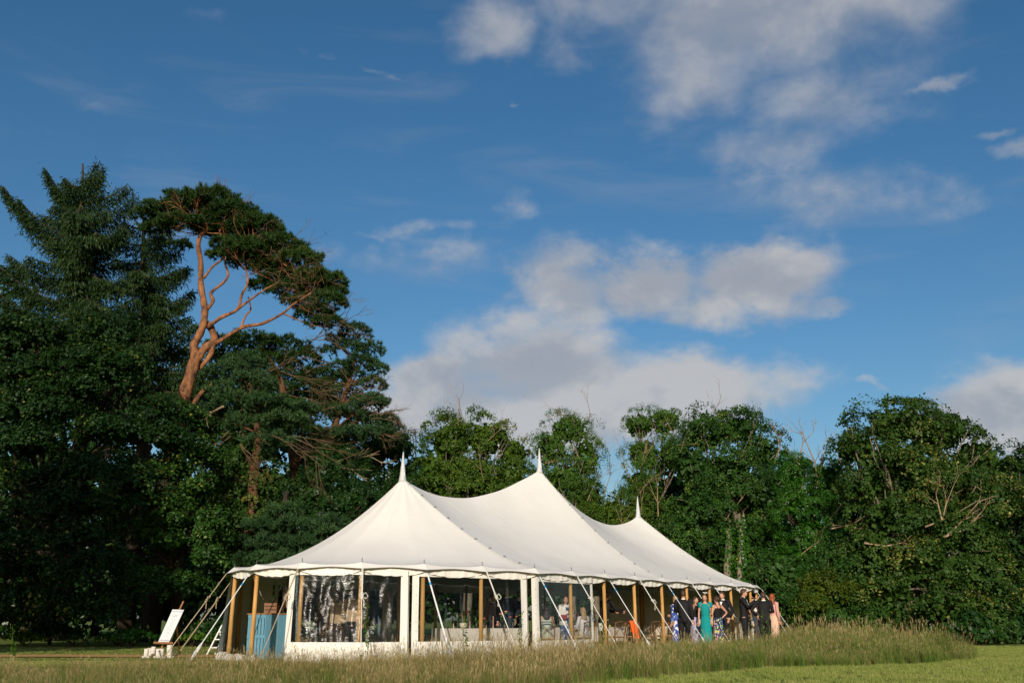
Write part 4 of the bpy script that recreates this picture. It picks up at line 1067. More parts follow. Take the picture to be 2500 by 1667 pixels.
# conifers and crowns deeper in the wood, closing the view between the trunks
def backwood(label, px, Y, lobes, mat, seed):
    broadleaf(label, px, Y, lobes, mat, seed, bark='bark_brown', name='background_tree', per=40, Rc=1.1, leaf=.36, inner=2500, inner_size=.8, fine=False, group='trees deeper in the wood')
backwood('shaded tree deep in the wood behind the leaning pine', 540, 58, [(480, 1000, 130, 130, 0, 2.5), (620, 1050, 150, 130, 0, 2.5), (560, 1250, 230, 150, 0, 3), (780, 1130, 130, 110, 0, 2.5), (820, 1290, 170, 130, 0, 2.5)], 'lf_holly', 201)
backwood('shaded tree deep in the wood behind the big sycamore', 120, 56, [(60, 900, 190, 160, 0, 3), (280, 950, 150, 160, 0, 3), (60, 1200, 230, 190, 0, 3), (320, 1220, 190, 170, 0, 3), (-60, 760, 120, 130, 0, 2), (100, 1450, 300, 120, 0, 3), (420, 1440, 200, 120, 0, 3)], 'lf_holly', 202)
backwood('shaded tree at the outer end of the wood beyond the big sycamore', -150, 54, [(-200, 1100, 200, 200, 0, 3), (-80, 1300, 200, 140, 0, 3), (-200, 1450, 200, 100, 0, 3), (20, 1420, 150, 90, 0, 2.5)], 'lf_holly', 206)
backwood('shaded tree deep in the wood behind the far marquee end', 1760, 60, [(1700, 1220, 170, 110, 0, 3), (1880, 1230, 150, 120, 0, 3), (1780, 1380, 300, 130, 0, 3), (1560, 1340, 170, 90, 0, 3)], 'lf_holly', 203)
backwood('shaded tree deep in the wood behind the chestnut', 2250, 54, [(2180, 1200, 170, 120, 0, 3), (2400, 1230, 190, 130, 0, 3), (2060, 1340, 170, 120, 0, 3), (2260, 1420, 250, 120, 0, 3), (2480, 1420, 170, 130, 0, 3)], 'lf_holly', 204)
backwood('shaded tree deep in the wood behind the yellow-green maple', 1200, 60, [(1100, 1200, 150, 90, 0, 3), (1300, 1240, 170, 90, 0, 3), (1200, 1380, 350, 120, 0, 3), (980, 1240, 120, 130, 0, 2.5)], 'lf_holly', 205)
# undergrowth along the wood edge
shr = [(60, 38.5, .6, 'lf_weed'), (180, 38, .4, 'lf_holly'), (290, 39, .5, 'lf_holly'), (320, 37.5, .8, 'lf_ivy'), (420, 39, .5, 'lf_holly'), (520, 39.5, 1.2, 'lf_holly'), (600, 41, 1.3, 'lf_holly'), (470, 38, .55, 'lf_weed'), (120, 40, 1.4, 'lf_holly'), (2380, 41, 1.5, 'lf_holly'), (2450, 42, 1.9, 'lf_holly'), (2520, 43, 2.0, 'lf_holly'), (2330, 42.5, 1.7, 'lf_holly'), (2580, 42, 2.0, 'lf_holly')]
lab = ['bright leafy weeds at the wood edge near the end of the matting path', 'lowest dark shrub below the big sycamore', 'dark holly seedling below the big sycamore, left of the welcome sign', 'ivy-covered stump with bright leaves behind the white birch logs', 'dark low shrub behind the welcome sign easel',
       'dark shrub seen through the marquee guy ropes', 'tall dark shrub behind the open entrance of the marquee', 'fresh green weeds growing behind the step ladder', 'dark evergreen shrub in deep shade under the big sycamore', 'dark shrub under the skirts of the chestnut where the mown lawn meets the wood', 'taller dark shrub under the chestnut, beside the cut sycamore', 'dark shrub at the foot of the sycamore beyond the chestnut', 'dark shrub behind the tip of the long grass under the chestnut', 'outermost dark shrub below the sycamore beyond the chestnut']
for i, (px, Y, h, mt) in enumerate(shr):
    x = gx(px, Y); t = thing('undergrowth_shrub', (x, Y, 0), lab[i], 'shrub')
    mb = MB(); r = random.Random(300 + i)
    for k in range(6): mb.tube(wobble((x, Y, 0), (x + r.uniform(-.7, .7), Y + r.uniform(-.5, .5), h * .8), 4, .08, r), [.03, .025, .02, .014, .008], 4)
    mb.build('stem', M['bark_brown'], t)
    crown_mesh('foliage', [(x, Y, h * .45, .9, .7, h * .4), (x + .8, Y + .2, h * .3, .5, .5, h * .25), (x - .8, Y + .1, h * .32, .5, .5, h * .28)], M[mt], t, 300 + i, Rc=.26, per=(14 if i < 9 else 34), leaf=.12 if i < 9 else .18, dens=.7 if i < 9 else 1.3, inner=260, inner_size=.3, fine=False)

# dense dark thickets closing the wood at ground level
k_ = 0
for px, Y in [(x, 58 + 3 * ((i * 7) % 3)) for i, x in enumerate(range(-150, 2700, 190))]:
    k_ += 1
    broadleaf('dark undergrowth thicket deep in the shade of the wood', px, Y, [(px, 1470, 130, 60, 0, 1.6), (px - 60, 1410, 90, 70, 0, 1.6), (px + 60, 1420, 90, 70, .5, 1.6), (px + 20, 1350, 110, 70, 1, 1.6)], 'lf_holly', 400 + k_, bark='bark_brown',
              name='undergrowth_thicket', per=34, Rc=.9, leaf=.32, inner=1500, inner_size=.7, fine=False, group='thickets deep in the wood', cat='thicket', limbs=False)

# unseen tree placed outside the frame so that its shadow darkens the outer end of the path and the wood edge
def lobes_m(L): return L
t = thing('unseen_oak', (-17.5, 20, 0), 'unseen oak placed outside the frame to shade the outer end of the matting path', 'tree')
mb = MB(); r_ = random.Random(9); mb.tube([(-17.5, 20, -.1), (-17.4, 20, 2.5), (-17.3, 20.1, 5)], [.45, .36, .26], 9)
lo = [(-17.5, 20, 9.5, 3.4, 3.4, 2.6), (-19.5, 19.6, 7.2, 2.6, 2.8, 2.2), (-16.0, 20.4, 6.6, 2.3, 2.8, 2.0), (-18, 21, 5.0, 2.8, 2.4, 1.6), (-17, 19, 11.6, 2.2, 2.2, 1.6)]
for l in lo: mb.tube(wobble((-17.4, 20, 3.5), l[:3], 5, .06, r_), [.2, .17, .13, .1, .07, .04], 6)
mb.build('trunk', M['bark_brown'], t, smooth=True)
crown_mesh('crown', lo, M['lf_syc'], t, 777, Rc=.9, per=40, leaf=.36, inner=3500, inner_size=.6, fine=False, back=1, low=1)

# ------------------------------------------------------------------ things at the entrance
# welcome sign on an easel
e0 = Vector((gx(388, 27.2), 27.2, 0))
es = thing('easel', e0, 'brown wooden easel holding the tall white sign beside the birch logs', 'easel')
tl, tr = at(421, 1487, 27.25), at(449, 1488, 27.35); bl, br = at(386, 1566, 26.95), at(413, 1566, 27.05)
upv = ((tl + tr) * .5 - (bl + br) * .5); upn = upv.normalized()
rgt = (tr - tl).normalized(); nrm = rgt.cross(upn).normalized()
back = nrm if nrm.y > 0 else -nrm
mid = (tl + tr + bl + br) / 4
top = at(448, 1466, 27.45)
for nm, a, b, w in (('front_leg', at(388, 1590, 27.0), at(410, 1535, 27.2), .022), ('front_leg', at(404, 1592, 27.05), at(440, 1498, 27.3), .022), ('mast', (bl + br) / 2 + back * .05, top, .022), ('rear_leg', at(441, 1592, 28.0), at(428, 1500, 27.45), .02)):
    a = Vector(a); b = Vector(b)
    if nm != 'mast': a.z = 0.0
    mb = MB(); mb.tube([a + back * .03, b + back * .03], w, 4); mb.build(nm, M['easelwood'], es)
mb = MB(); c = (bl + br) / 2 + back * .0 - upn * .03; mb.tube([c - rgt * .24, c + rgt * .24], .028, 4); mb.build('ledge', M['easelwood'], es)
sg = thing('sign_board', (bl + br) / 2, 'tall white order-of-the-day sign leaning on the wooden easel', 'sign')
def board_pt(u, v, off=0.0): return bl.lerp(br, u).lerp(tl.lerp(tr, u), v) - back * off
mb = MB()
mb.add([board_pt(u, v, o) for o in (0, .012) for u, v in ((0, 0), (1, 0), (1, 1), (0, 1))], [(3, 2, 1, 0), (4, 5, 6, 7), (0, 1, 5, 4), (1, 2, 6, 5), (2, 3, 7, 6), (3, 0, 4, 7)])
bo = mb.build('board', M['board'], sg)
for v0 in (.945, .93, .035, .05):
    mb = MB(); mb.tube([board_pt(.06 + .88 * i / 30, v0 + .008 * math.sin(i * 1.05), .016) for i in range(31)], .004, 3); mb.build('wave_line', M['print'], bo)
rr = random.Random(4)
for i in range(15):
    v = .83 - i * .045 - (.04 if i > 1 else 0); w = (.22 if i < 2 else rr.uniform(.12, .3)); th = .010 if i < 2 else .005
    mb = MB(); mb.add([board_pt(.5 - w, v - th, .0145), board_pt(.5 + w, v - th, .0145), board_pt(.5 + w, v + th * .4, .0145), board_pt(.5 - w, v + th * .4, .0145)], [(0, 1, 2, 3)])
    mb.build('print_line', M['print'], bo)
# birch logs as candle holders beside the sign
logs = [(356, 1577, 1597, 'shorter white birch log at the outer end of the row'), (363, 1577, 1597, 'birch log tucked behind the shortest end log'), (373, 1571, 1594, 'tall white birch log standing left of the easel'), (385, 1578, 1598, 'birch log half hidden by grass under the sign'),
        (393, 1580, 1601, 'short birch log in front of the easel legs'), (412, 1573, 1601, 'thick tall birch log right of the easel')]
for px, yt, yb, lb in logs:
    Y = 27.0 + (0.5 if px in (363, 373) else 0) - (.25 if px == 393 else 0)
    x = gx(px, Y); h = max(.2, (yb - yt) * Y / FPX * 1.02); rad = .060 if px != 412 else .072
    lt = thing('birch_log', (x, Y, 0), lb, 'log')
    mb = MB(); mb.lathe((x, Y, 0), [(rad * 1.05, 0), (rad, .06), (rad * .98, h * .5), (rad, h - .01), (rad * .9, h)], 12); mb.build('bark', M['birch'], lt, smooth=True)
    mb = MB(); mb.lathe((x, Y, h), [(rad * .8, -.004), (rad * .5, .006), (.02, .008)], 10); mb.build('cut_end', M['easelwood'], lt)
    mb = MB()
    for k in range(4):
        a = k * 1.7 + px; mb.ell((x + math.cos(a) * rad * 1.35, Y + math.sin(a) * rad * 1.35, .02), (.035, .03, .03), 7, 5)
    mb.build('pebble', M['rock'], lt)
# white step ladder
lx, lY = gx(520, 28.2), 28.2
ld = thing('step_ladder', (lx, lY, 0), 'white folding step ladder standing on the grass beside the marquee guy ropes', 'ladder')
f_b, f_t = at(503, 1600, 28.2), at(541, 1527, 28.4); f_b.z = 0
dep = Vector((.10, .42, 0))
for k in (0, 1):
    mb = MB(); mb.tube([f_b + dep * k, f_t + dep * k * .75], .022, 6); mb.build('front_rail', M['white_paint'], ld)
    mb = MB(); rb = Vector((f_t.x + .10, f_t.y + .1, 0)); mb.tube([rb + dep * k, (f_t - Vector((.05, 0, .10))) + dep * k * .75], .016, 6); mb.build('rear_leg', M['white_paint'], ld)
mb = MB(); mb.tube([f_t, f_t + Vector((.06, .05, .06)), f_t + Vector((.06, .05, .06)) + dep * .7, f_t + dep * .75], .022, 6); mb.build('handle_hoop', M['white_paint'], ld)
for v in (.28, .55, .8):
    p = f_b.lerp(f_t, v); mb = MB(); mb.bevbox(p + dep * .42 + Vector((.05, 0, 0)), (.20, .44, .028), .006); mb.build('tread', M['white_paint'], ld)
for v in (.35, .7):
    p = Vector((f_t.x + .08, f_t.y + .1, f_t.z * v)); mb = MB(); mb.tube([p, p + dep], .011, 5); mb.build('brace', M['white_paint'], ld)
# blue drinks bar just inside the entrance
bc = Vector((gx(652, 26.5), 26.5, 0)); brz = R(-38)
bar = thing('drinks_bar', bc, 'pale blue painted bar of upright boards just inside the open marquee entrance', 'bar', rz=brz)
Bw, Bd, Bh = .66, .80, 1.08
mb = MB(); mb.bevbox((0, 0, Bh / 2), (Bw - .04, Bd - .04, Bh - .06), .01); mb.build('carcass', M['dark'], bar, world=False)  # near-black core; shade between the slats is put into its colour
for i in range(5):           # slatted side seen from the lawn, two tiers
    for tier in range(2):
        x = -Bw / 2 + .075 + i * (Bw - .15) / 4
        mb = MB(); mb.bevbox((x, -Bd / 2 - .004, .30 + tier * .49), (.085, .03, .40), .006); mb.build('slat', M['blue_paint'], bar, world=False)
for z in (.055, .545, 1.03):
    mb = MB(); mb.bevbox((0, -Bd / 2 - .008, z), (Bw, .034, .09), .006); mb.build('rail', M['blue_paint'], bar, world=False)
for i in range(4):
    y = -Bd / 2 + Bd / 8 + i * Bd / 4
    mb = MB(); mb.bevbox((Bw / 2 + .004, y, Bh / 2), (.03, Bd / 4 - .002, Bh), .003); mb.build('side_board', M['blue_paint'], bar, world=False)
    mb = MB(); mb.bevbox((-Bw / 2 - .004, y, Bh / 2), (.03, Bd / 4 - .002, Bh), .003); mb.build('side_board', M['blue_paint'], bar, world=False)
mb = MB(); mb.bevbox((0, 0, Bh + .012), (Bw + .07, Bd + .07, .035), .008); mb.build('counter_top', M['easelwood'], bar, world=False)
p = bc + Vector((.02, .1, Bh + .03))
cb = thing('wooden_crate', p, 'small brown wooden crate standing on top of the pale blue bar', 'crate')
for z in (.045, .13, .215):
    for sx, sy, w, d in ((0, -.14, .34, .015), (0, .14, .34, .015), (-.165, 0, .015, .265), (.165, 0, .015, .265)):
        mb = MB(); mb.bevbox(p + Vector((sx, sy, z)), (w, d, .07), .004); mb.build('slat', M['wood'], cb)
for sx in (-.15, .15):
    for sy in (-.122, .122): mb = MB(); mb.box(p + Vector((sx, sy, .13)), (.03, .02, .26)); mb.build('corner_post', M['wood'], cb)
mb = MB(); mb.box(p + Vector((0, 0, .01)), (.33, .27, .015)); mb.build('base', M['wood'], cb)
bt = thing('bottle', p + Vector((.05, .05, .02)), 'copper-coloured bottle poking out of the crate on the bar', 'bottle')
mb = MB(); q = p + Vector((.05, .05, .018)); mb.lathe(q, [(.04, 0), (.042, .17), (.035, .21), (.015, .26), (.015, .33)], 10); mb.build('body', M['copper'], bt, smooth=True)
mb = MB(); mb.lathe(q, [(.017, .325), (.017, .35)], 8); mb.build('cap', M['dark'], bt)

# ------------------------------------------------------------------ tables, chairs, table settings
def tvec(q, off, z=0.0):           # point inside the tent: along the near side by q bays, off metres in from the eave line
    e = eave(q) - outward(q) * off if q < 0 else S0 + U * BAY * q - NO * off
    return Vector((e.x, e.y, z))
TZ = .73
def table(c, L, Wd, rz, label):
    t = thing('long_table', (c.x, c.y, 0), label, 'table', 'dining tables in the marquee', rz)
    mb = MB(); mb.bevbox((0, 0, TZ - .02), (L - .02, Wd - .02, .03), .004); mb.build('table_top', M['wood'], t, world=False)
    for sx in (-1, 1):
        for sy in (-1, 1): mb = MB(); mb.tube([(sx * (L / 2 - .15), sy * (Wd / 2 - .12), 0), (sx * (L / 2 - .15), sy * (Wd / 2 - .12), TZ - .03)], .025, 6); mb.build('leg', M['wood'], t, world=False)
    return t
def cloth(c, L, Wd, rz, label, drop=.55, seed=1):
    r = random.Random(seed); o = thing('tablecloth', (c.x, c.y, TZ), label, 'tablecloth', 'linen tablecloths', rz)
    mb = MB(); ring = []
    n = 26
    per = [(-L / 2 + L * i / n, -Wd / 2) for i in range(n)] + [(L / 2, -Wd / 2 + Wd * i / 8) for i in range(8)] + [(L / 2 - L * i / n, Wd / 2) for i in range(n)] + [(-L / 2, Wd / 2 - Wd * i / 8) for i in range(8)]
    rings = []
    for s in (0, .02, .35, .7, 1):
        rr_ = []
        for i, (x, y) in enumerate(per):
            nx_, ny_ = (0, -1) if y == -Wd / 2 and x < L / 2 else (1, 0) if x == L / 2 else (0, 1) if y == Wd / 2 else (-1, 0)
            f = (.012 + .05 * s * (.5 + .5 * math.sin(i * 1.3 + seed))) * (1 if s else 0)
            rr_.append(Vector((x + nx_ * f, y + ny_ * f, .004 - drop * s)))
        rings.append(rr_)
    mb.loft(rings[::-1], cap=False)
    m_ = len(per); b0 = 4 * m_; mb.f.append(tuple(b0 + k for k in range(m_))); mb.mi.append(0)
    mb.build('cloth', M['linen'], o, world=False)
    return o
def vase(p, label, petals, big=False, seed=0, bowl=False):
    r = random.Random(seed); t = thing('flower_vase', p, label, 'flowers', 'flower vases on the tables')
    k = 1.5 if big else 1.0
    mb = MB(); prof = [(.05, 0), (.10, .03), (.115, .10), (.10, .13), (.095, .135)] if bowl else [(.025, 0), (.034, .02), (.03, .09), (.018, .13), (.021, .15)]
    mb.lathe(p, prof, 10); mb.build('vase', M['ceramic'] if bowl else M['glass'], t, smooth=True)
    for i in range(7 if big else 3):
        a = r.random() * 6.28; d = Vector((math.cos(a) * r.uniform(.03, .13) * k, math.sin(a) * .08 * k, r.uniform(.20, .30) * k)); e = p + d
        mb = MB(); mb.tube([p + Vector((0, 0, .09)), p.lerp(e, .6) + Vector((0, 0, .02)), e], .005, 4); st = mb.build('stem', M['stem'], t)
        if i < (3 if big else 2):
            mb = MB(); rad = .045 if big else .035
            for j in range(14):
                ph = j * 2.4; el = .15 + .85 * (j % 3) / 2
                dv = Vector((math.cos(ph) * math.cos(el), math.sin(ph) * math.cos(el), math.sin(el)))
                mb.ell(e + dv * rad * .5, (rad * .55, rad * .55, rad * .35), 6, 4)
            mb.build('bloom', M[petals], st)
        else:
            mb = MB(); mb.grid([[e + Vector((u * .02 * math.sin(v * 3.1), 0, -.07 + v * .1)) + Vector((v * .02, 0, 0)) for u in (-1, 0, 1)] for v in (.02, .3, .6, 1)]); mb.build('leaf', M['stem'], st)
    return t
def glass(p, label, h=.19):
    t = thing('wine_glass', p, label, 'glass', 'glasses on the tables')
    mb = MB(); mb.lathe(p, [(.032, 0), (.006, .006), (.005, h * .45), (.012, h * .5), (.036, h * .68), (.032, h)], 8); mb.build('bowl', M['glass'], t, smooth=True)
RZ_U = math.pi / 2 - AL
tA = tvec(-1.0, 2.3); tA = Vector((gx(1165, 27.6), 27.6, 0))
rzA = R(9)
table(tA, 2.3, .9, rzA, 'long dining table behind the second clear marquee window')
cloth(tA, 2.35, .95, rzA, 'pale linen cloth on the table behind the second clear window', .6, 3)
tB = tvec(3.0, 1.75); table(tB, 3.4, .9, RZ_U, 'long dining table beside the draped orange jacket'); cloth(tB, 3.45, .95, RZ_U, 'linen cloth on the table beside the orange jacket', .42, 5)
tC = tvec(6.6, 2.1); table(tC, 2.2, .9, RZ_U, 'dining table behind the group of wedding guests'); cloth(tC, 2.25, .95, RZ_U, 'linen cloth on the table behind the wedding guests', .42, 8)
tD = tvec(.6, 2.3); table(tD, 2.4, .9, RZ_U, 'dining table beside the seated women behind the third window'); cloth(tD, 2.45, .95, RZ_U, 'linen cloth on the table beside the seated women', .5, 9)
def on_table(c, rz, u, v): return Vector((c.x + math.cos(rz) * u - math.sin(rz) * v, c.y + math.sin(rz) * u + math.cos(rz) * v, TZ + .006))
vase(on_table(tA, rzA, -.38, -.05), 'wide cream bowl of peach dahlias on the table behind the second window', 'peach', True, 1, True)
vase(on_table(tA, rzA, -.02, .08), 'small bud vase of peach flowers right of the dahlia bowl', 'peach', False, 2)
vase(on_table(tA, rzA, .16, -.1), 'bud vase with pale coral bloom near the window pole', 'coral', False, 3)
vase(on_table(tA, rzA, .62, .0), 'tall peach dahlias next to the man in the navy suit', 'peach', True, 4)
vase(on_table(tA, rzA, .95, -.05), 'orange flowers at the end of the table behind the second window', 'coral', False, 5)
vase(on_table(tB, RZ_U, -1.2, .1), 'coral flowers on the table beside the orange jacket', 'coral', False, 6)
vase(on_table(tB, RZ_U, -.7, .0), 'taller coral flowers between glasses beside the orange jacket', 'coral', True, 7)
vase(on_table(tB, RZ_U, .6, .1), 'pink flowers further along the orange jacket table', 'peach', True, 8)
vase(on_table(tB, RZ_U, 1.3, .0), 'coral flowers at the far end of the orange jacket table', 'coral', False, 9)
vase(on_table(tD, RZ_U, -.9, .0), 'orange flowers on the table beside the seated women', 'coral', True, 10)
for i in range(14):
    c, rz_ = (tB, RZ_U) if i < 8 else (tA, rzA)
    u = -1.5 + (i % 8) * .42 if i < 8 else -.9 + (i - 8) * .34
    glass(on_table(c, rz_, u, (-.25 if i % 2 else .25)), 'clear stemmed glass on the table beside the orange jacket' if i < 8 else 'clear stemmed glass on the table behind the second window')
for i, u in enumerate((-.62, -.18, .1, .45)):
    p = on_table(tA, rzA, u, .2); t = thing('taper_candle', p, 'peach taper candle in a holder behind the second window', 'candle', 'taper candles')
    mb = MB(); mb.lathe(p, [(.035, 0), (.03, .01), (.012, .02), (.014, .05)], 8); mb.build('holder', M['ceramic'], t)
    mb = MB(); mb.lathe(p, [(.011, .045), (.010, .22 + .03 * i)], 7); mb.build('wax', M['candle'], t)
p = on_table(tB, RZ_U, .95, -.3); t = thing('lime', p, 'yellow-green lime on the edge of the orange jacket table', 'fruit'); mb = MB(); mb.ell(p + Vector((0, 0, .03)), (.035, .03, .03), 9, 6); mb.build('fruit', M['lime'], t, smooth=True)
p = on_table(tB, RZ_U, -1.0, -.28); t = thing('napkin', p, 'crumpled white napkin on the table near the cross-back chairs', 'napkin')
mb = MB(); mb.grid([[p + Vector(((i - 3) * .04, (j - 3) * .04, .01 + .07 * abs(math.sin(i * 1.3 + j * .8)) * (1 - max(abs(i - 3), abs(j - 3)) / 3.5))) for j in range(7)] for i in range(7)]); mb.build('fold', M['white_shirt'], t)

def make_chair():
    t = thing('crossback_chair', (0, 0, 0), 'brown wooden cross-back chair', 'chair', 'cross-back chairs in the marquee')
    mb = MB(); mb.bevbox((0, 0, .455), (.42, .42, .03), .012); mb.build('seat', M['wood'], t, world=False)
    mb = MB(); mb.bevbox((0, 0, .475), (.36, .36, .014), .006); mb.build('seat_pad', M['rattan'], t, world=False)
    for s in (-1, 1):       # back is towards -y, local
        mb = MB(); mb.tube([(s * .20, -.20, 0), (s * .195, -.19, .45), (s * .205, -.24, .70), (s * .20, -.27, .88)], [.015, .018, .017, .016], 6); mb.build('back_post', M['wood'], t, world=False)
        mb = MB(); mb.tube([(s * .20, .19, 0), (s * .185, .18, .44)], [.014, .018], 6); mb.build('front_leg', M['wood'], t, world=False)
        mb = MB(); mb.tube([(s * .195, -.21, .50), (s * .05, -.245, .66), (-s * .18, -.27, .86)], .011, 5); mb.build('cross_slat', M['wood'], t, world=False)
        mb = MB(); mb.tube([(s * .197, -.19, .2), (s * .19, .185, .2)], .010, 5); mb.build('stretcher', M['wood'], t, world=False)
        mb = MB(); mb.tube([(s * .19, .18, .44), (s * .10, .18, .36), (s * .17, .185, .24)], .009, 4); mb.build('curved_brace', M['wood'], t, world=False)
    mb = MB(); mb.tube([(-.22, -.255, .86), (-.12, -.295, .89), (0, -.305, .90), (.12, -.295, .89), (.22, -.255, .86)], .026, 6, sq=.5); mb.build('top_rail', M['wood'], t, world=False)
    return t
chair0 = make_chair()
def put_chair(p, rz, label, used=[False]):
    c = copy_tree(chair0) if used[0] else chair0
    used[0] = True; c.location = (p.x, p.y, 0); c.rotation_euler = (0, 0, rz); c['label'] = label
    return c
RZ_N = math.atan2(NO.x, -NO.y)            # chair back turned to the lawn
def chair_at(px, Y, rz, label): return put_chair(Vector((gx(px, Y), Y, 0)), rz, label)
chair_at(1334, 27.6, RZ_N - .9, 'cross-back chair carrying the seated woman in mint behind the third window')
chair_at(1425, 28.9, RZ_N - .25, 'cross-back chair carrying the seated woman in white behind the third window')
chair_at(1502, 30.6, RZ_N - .3, 'empty cross-back chair beside the white-shirted waiter')
jc = chair_at(1550, 31.1, RZ_N - 1.3, 'cross-back chair with an orange jacket hung over its back')
chair_at(1592, 32.2, RZ_N - .35, 'empty cross-back chair just past the orange jacket')
chair_at(1622, 33.0, RZ_N + .9, 'cross-back chair turned sideways beside the guests')
chair_at(1638, 33.8, RZ_N - .2, 'cross-back chair behind the woman in the blue and white dress')
chair_at(1788, 37.0, RZ_N - .3, 'cross-back chair half hidden behind the group of guests')
# jacket over the chair back
jp = jc.location; jt = thing('draped_jacket', (jp.x, jp.y, .4), 'bright orange jacket hung over the back of a cross-back chair', 'jacket')
rm = Matrix.Rotation(jc.rotation_euler.z, 3, 'Z'); mb = MB(); g = []
for i in range(11):
    u = -.06 + .2 * i / 10; row = []
    for j in range(9):
        v = j / 8; y = -.33 - .04 * math.sin(i * 1.9) * v if v > .18 else -.30 - .08 * math.sin(v / .18 * 1.57) + .0
        z = .925 - max(0, v - .12) * (.46 + .14 * math.sin(i * .9)); x = u * (1 + .1 * math.sin(v * 5)) + .1 * v
        row.append(Vector(jp) + rm @ Vector((x, y - .02, z)))
    row = [Vector(jp) + rm @ Vector((u, -.22, .62)), Vector(jp) + rm @ Vector((u, -.235, .80))] + row
    g.append(row)
mb.grid(g); jo = mb.build('fabric', M['orange'], jt, smooth=True)
mb = MB(); mb.tube([Vector(jp) + rm @ Vector((.12, -.36, .86)), Vector(jp) + rm @ Vector((.15, -.39, .62)), Vector(jp) + rm @ Vector((.13, -.38, .34))], [.04, .04, .03], 7); mb.build('sleeve', M['orange'], jt, smooth=True)

# ------------------------------------------------------------------ people
def remesh(mb, voxel, smooth_it=6):
    me = bpy.data.meshes.new('tmp'); me.from_pydata([tuple(v) for v in mb.v], [], mb.f); me.update()
    o = bpy.data.objects.new('tmp', me); COL.objects.link(o)
    md = o.modifiers.new('r', 'REMESH'); md.mode = 'VOXEL'; md.voxel_size = voxel
    ms = o.modifiers.new('s', 'SMOOTH'); ms.factor = .5; ms.iterations = smooth_it
    dg = bpy.context.evaluated_depsgraph_get(); ev = o.evaluated_get(dg); m2 = bpy.data.meshes.new_from_object(ev)
    vs = [tuple(v.co) for v in m2.vertices]; fs = [tuple(p.vertices) for p in m2.polygons]
    bpy.data.objects.remove(o); bpy.data.meshes.remove(me); bpy.data.meshes.remove(m2)
    out = MB(); out.v = vs; out.f = fs; out.mi = [0] * len(fs)
    return out

def ering(c, rx, ry, n=16, tw=0.0, fold=0.0, nf=7, ph=0.0, ax=None):
    c = Vector(c); out = []
    for k in range(n):
        w = 2 * math.pi * k / n; f = 1 + fold * math.sin(nf * w + ph)
        v = Vector((rx * f * math.cos(w), ry * f * math.sin(w), 0))
        if tw: v = Matrix.Rotation(tw, 3, 'Z') @ v
        out.append(c + v)
    return out

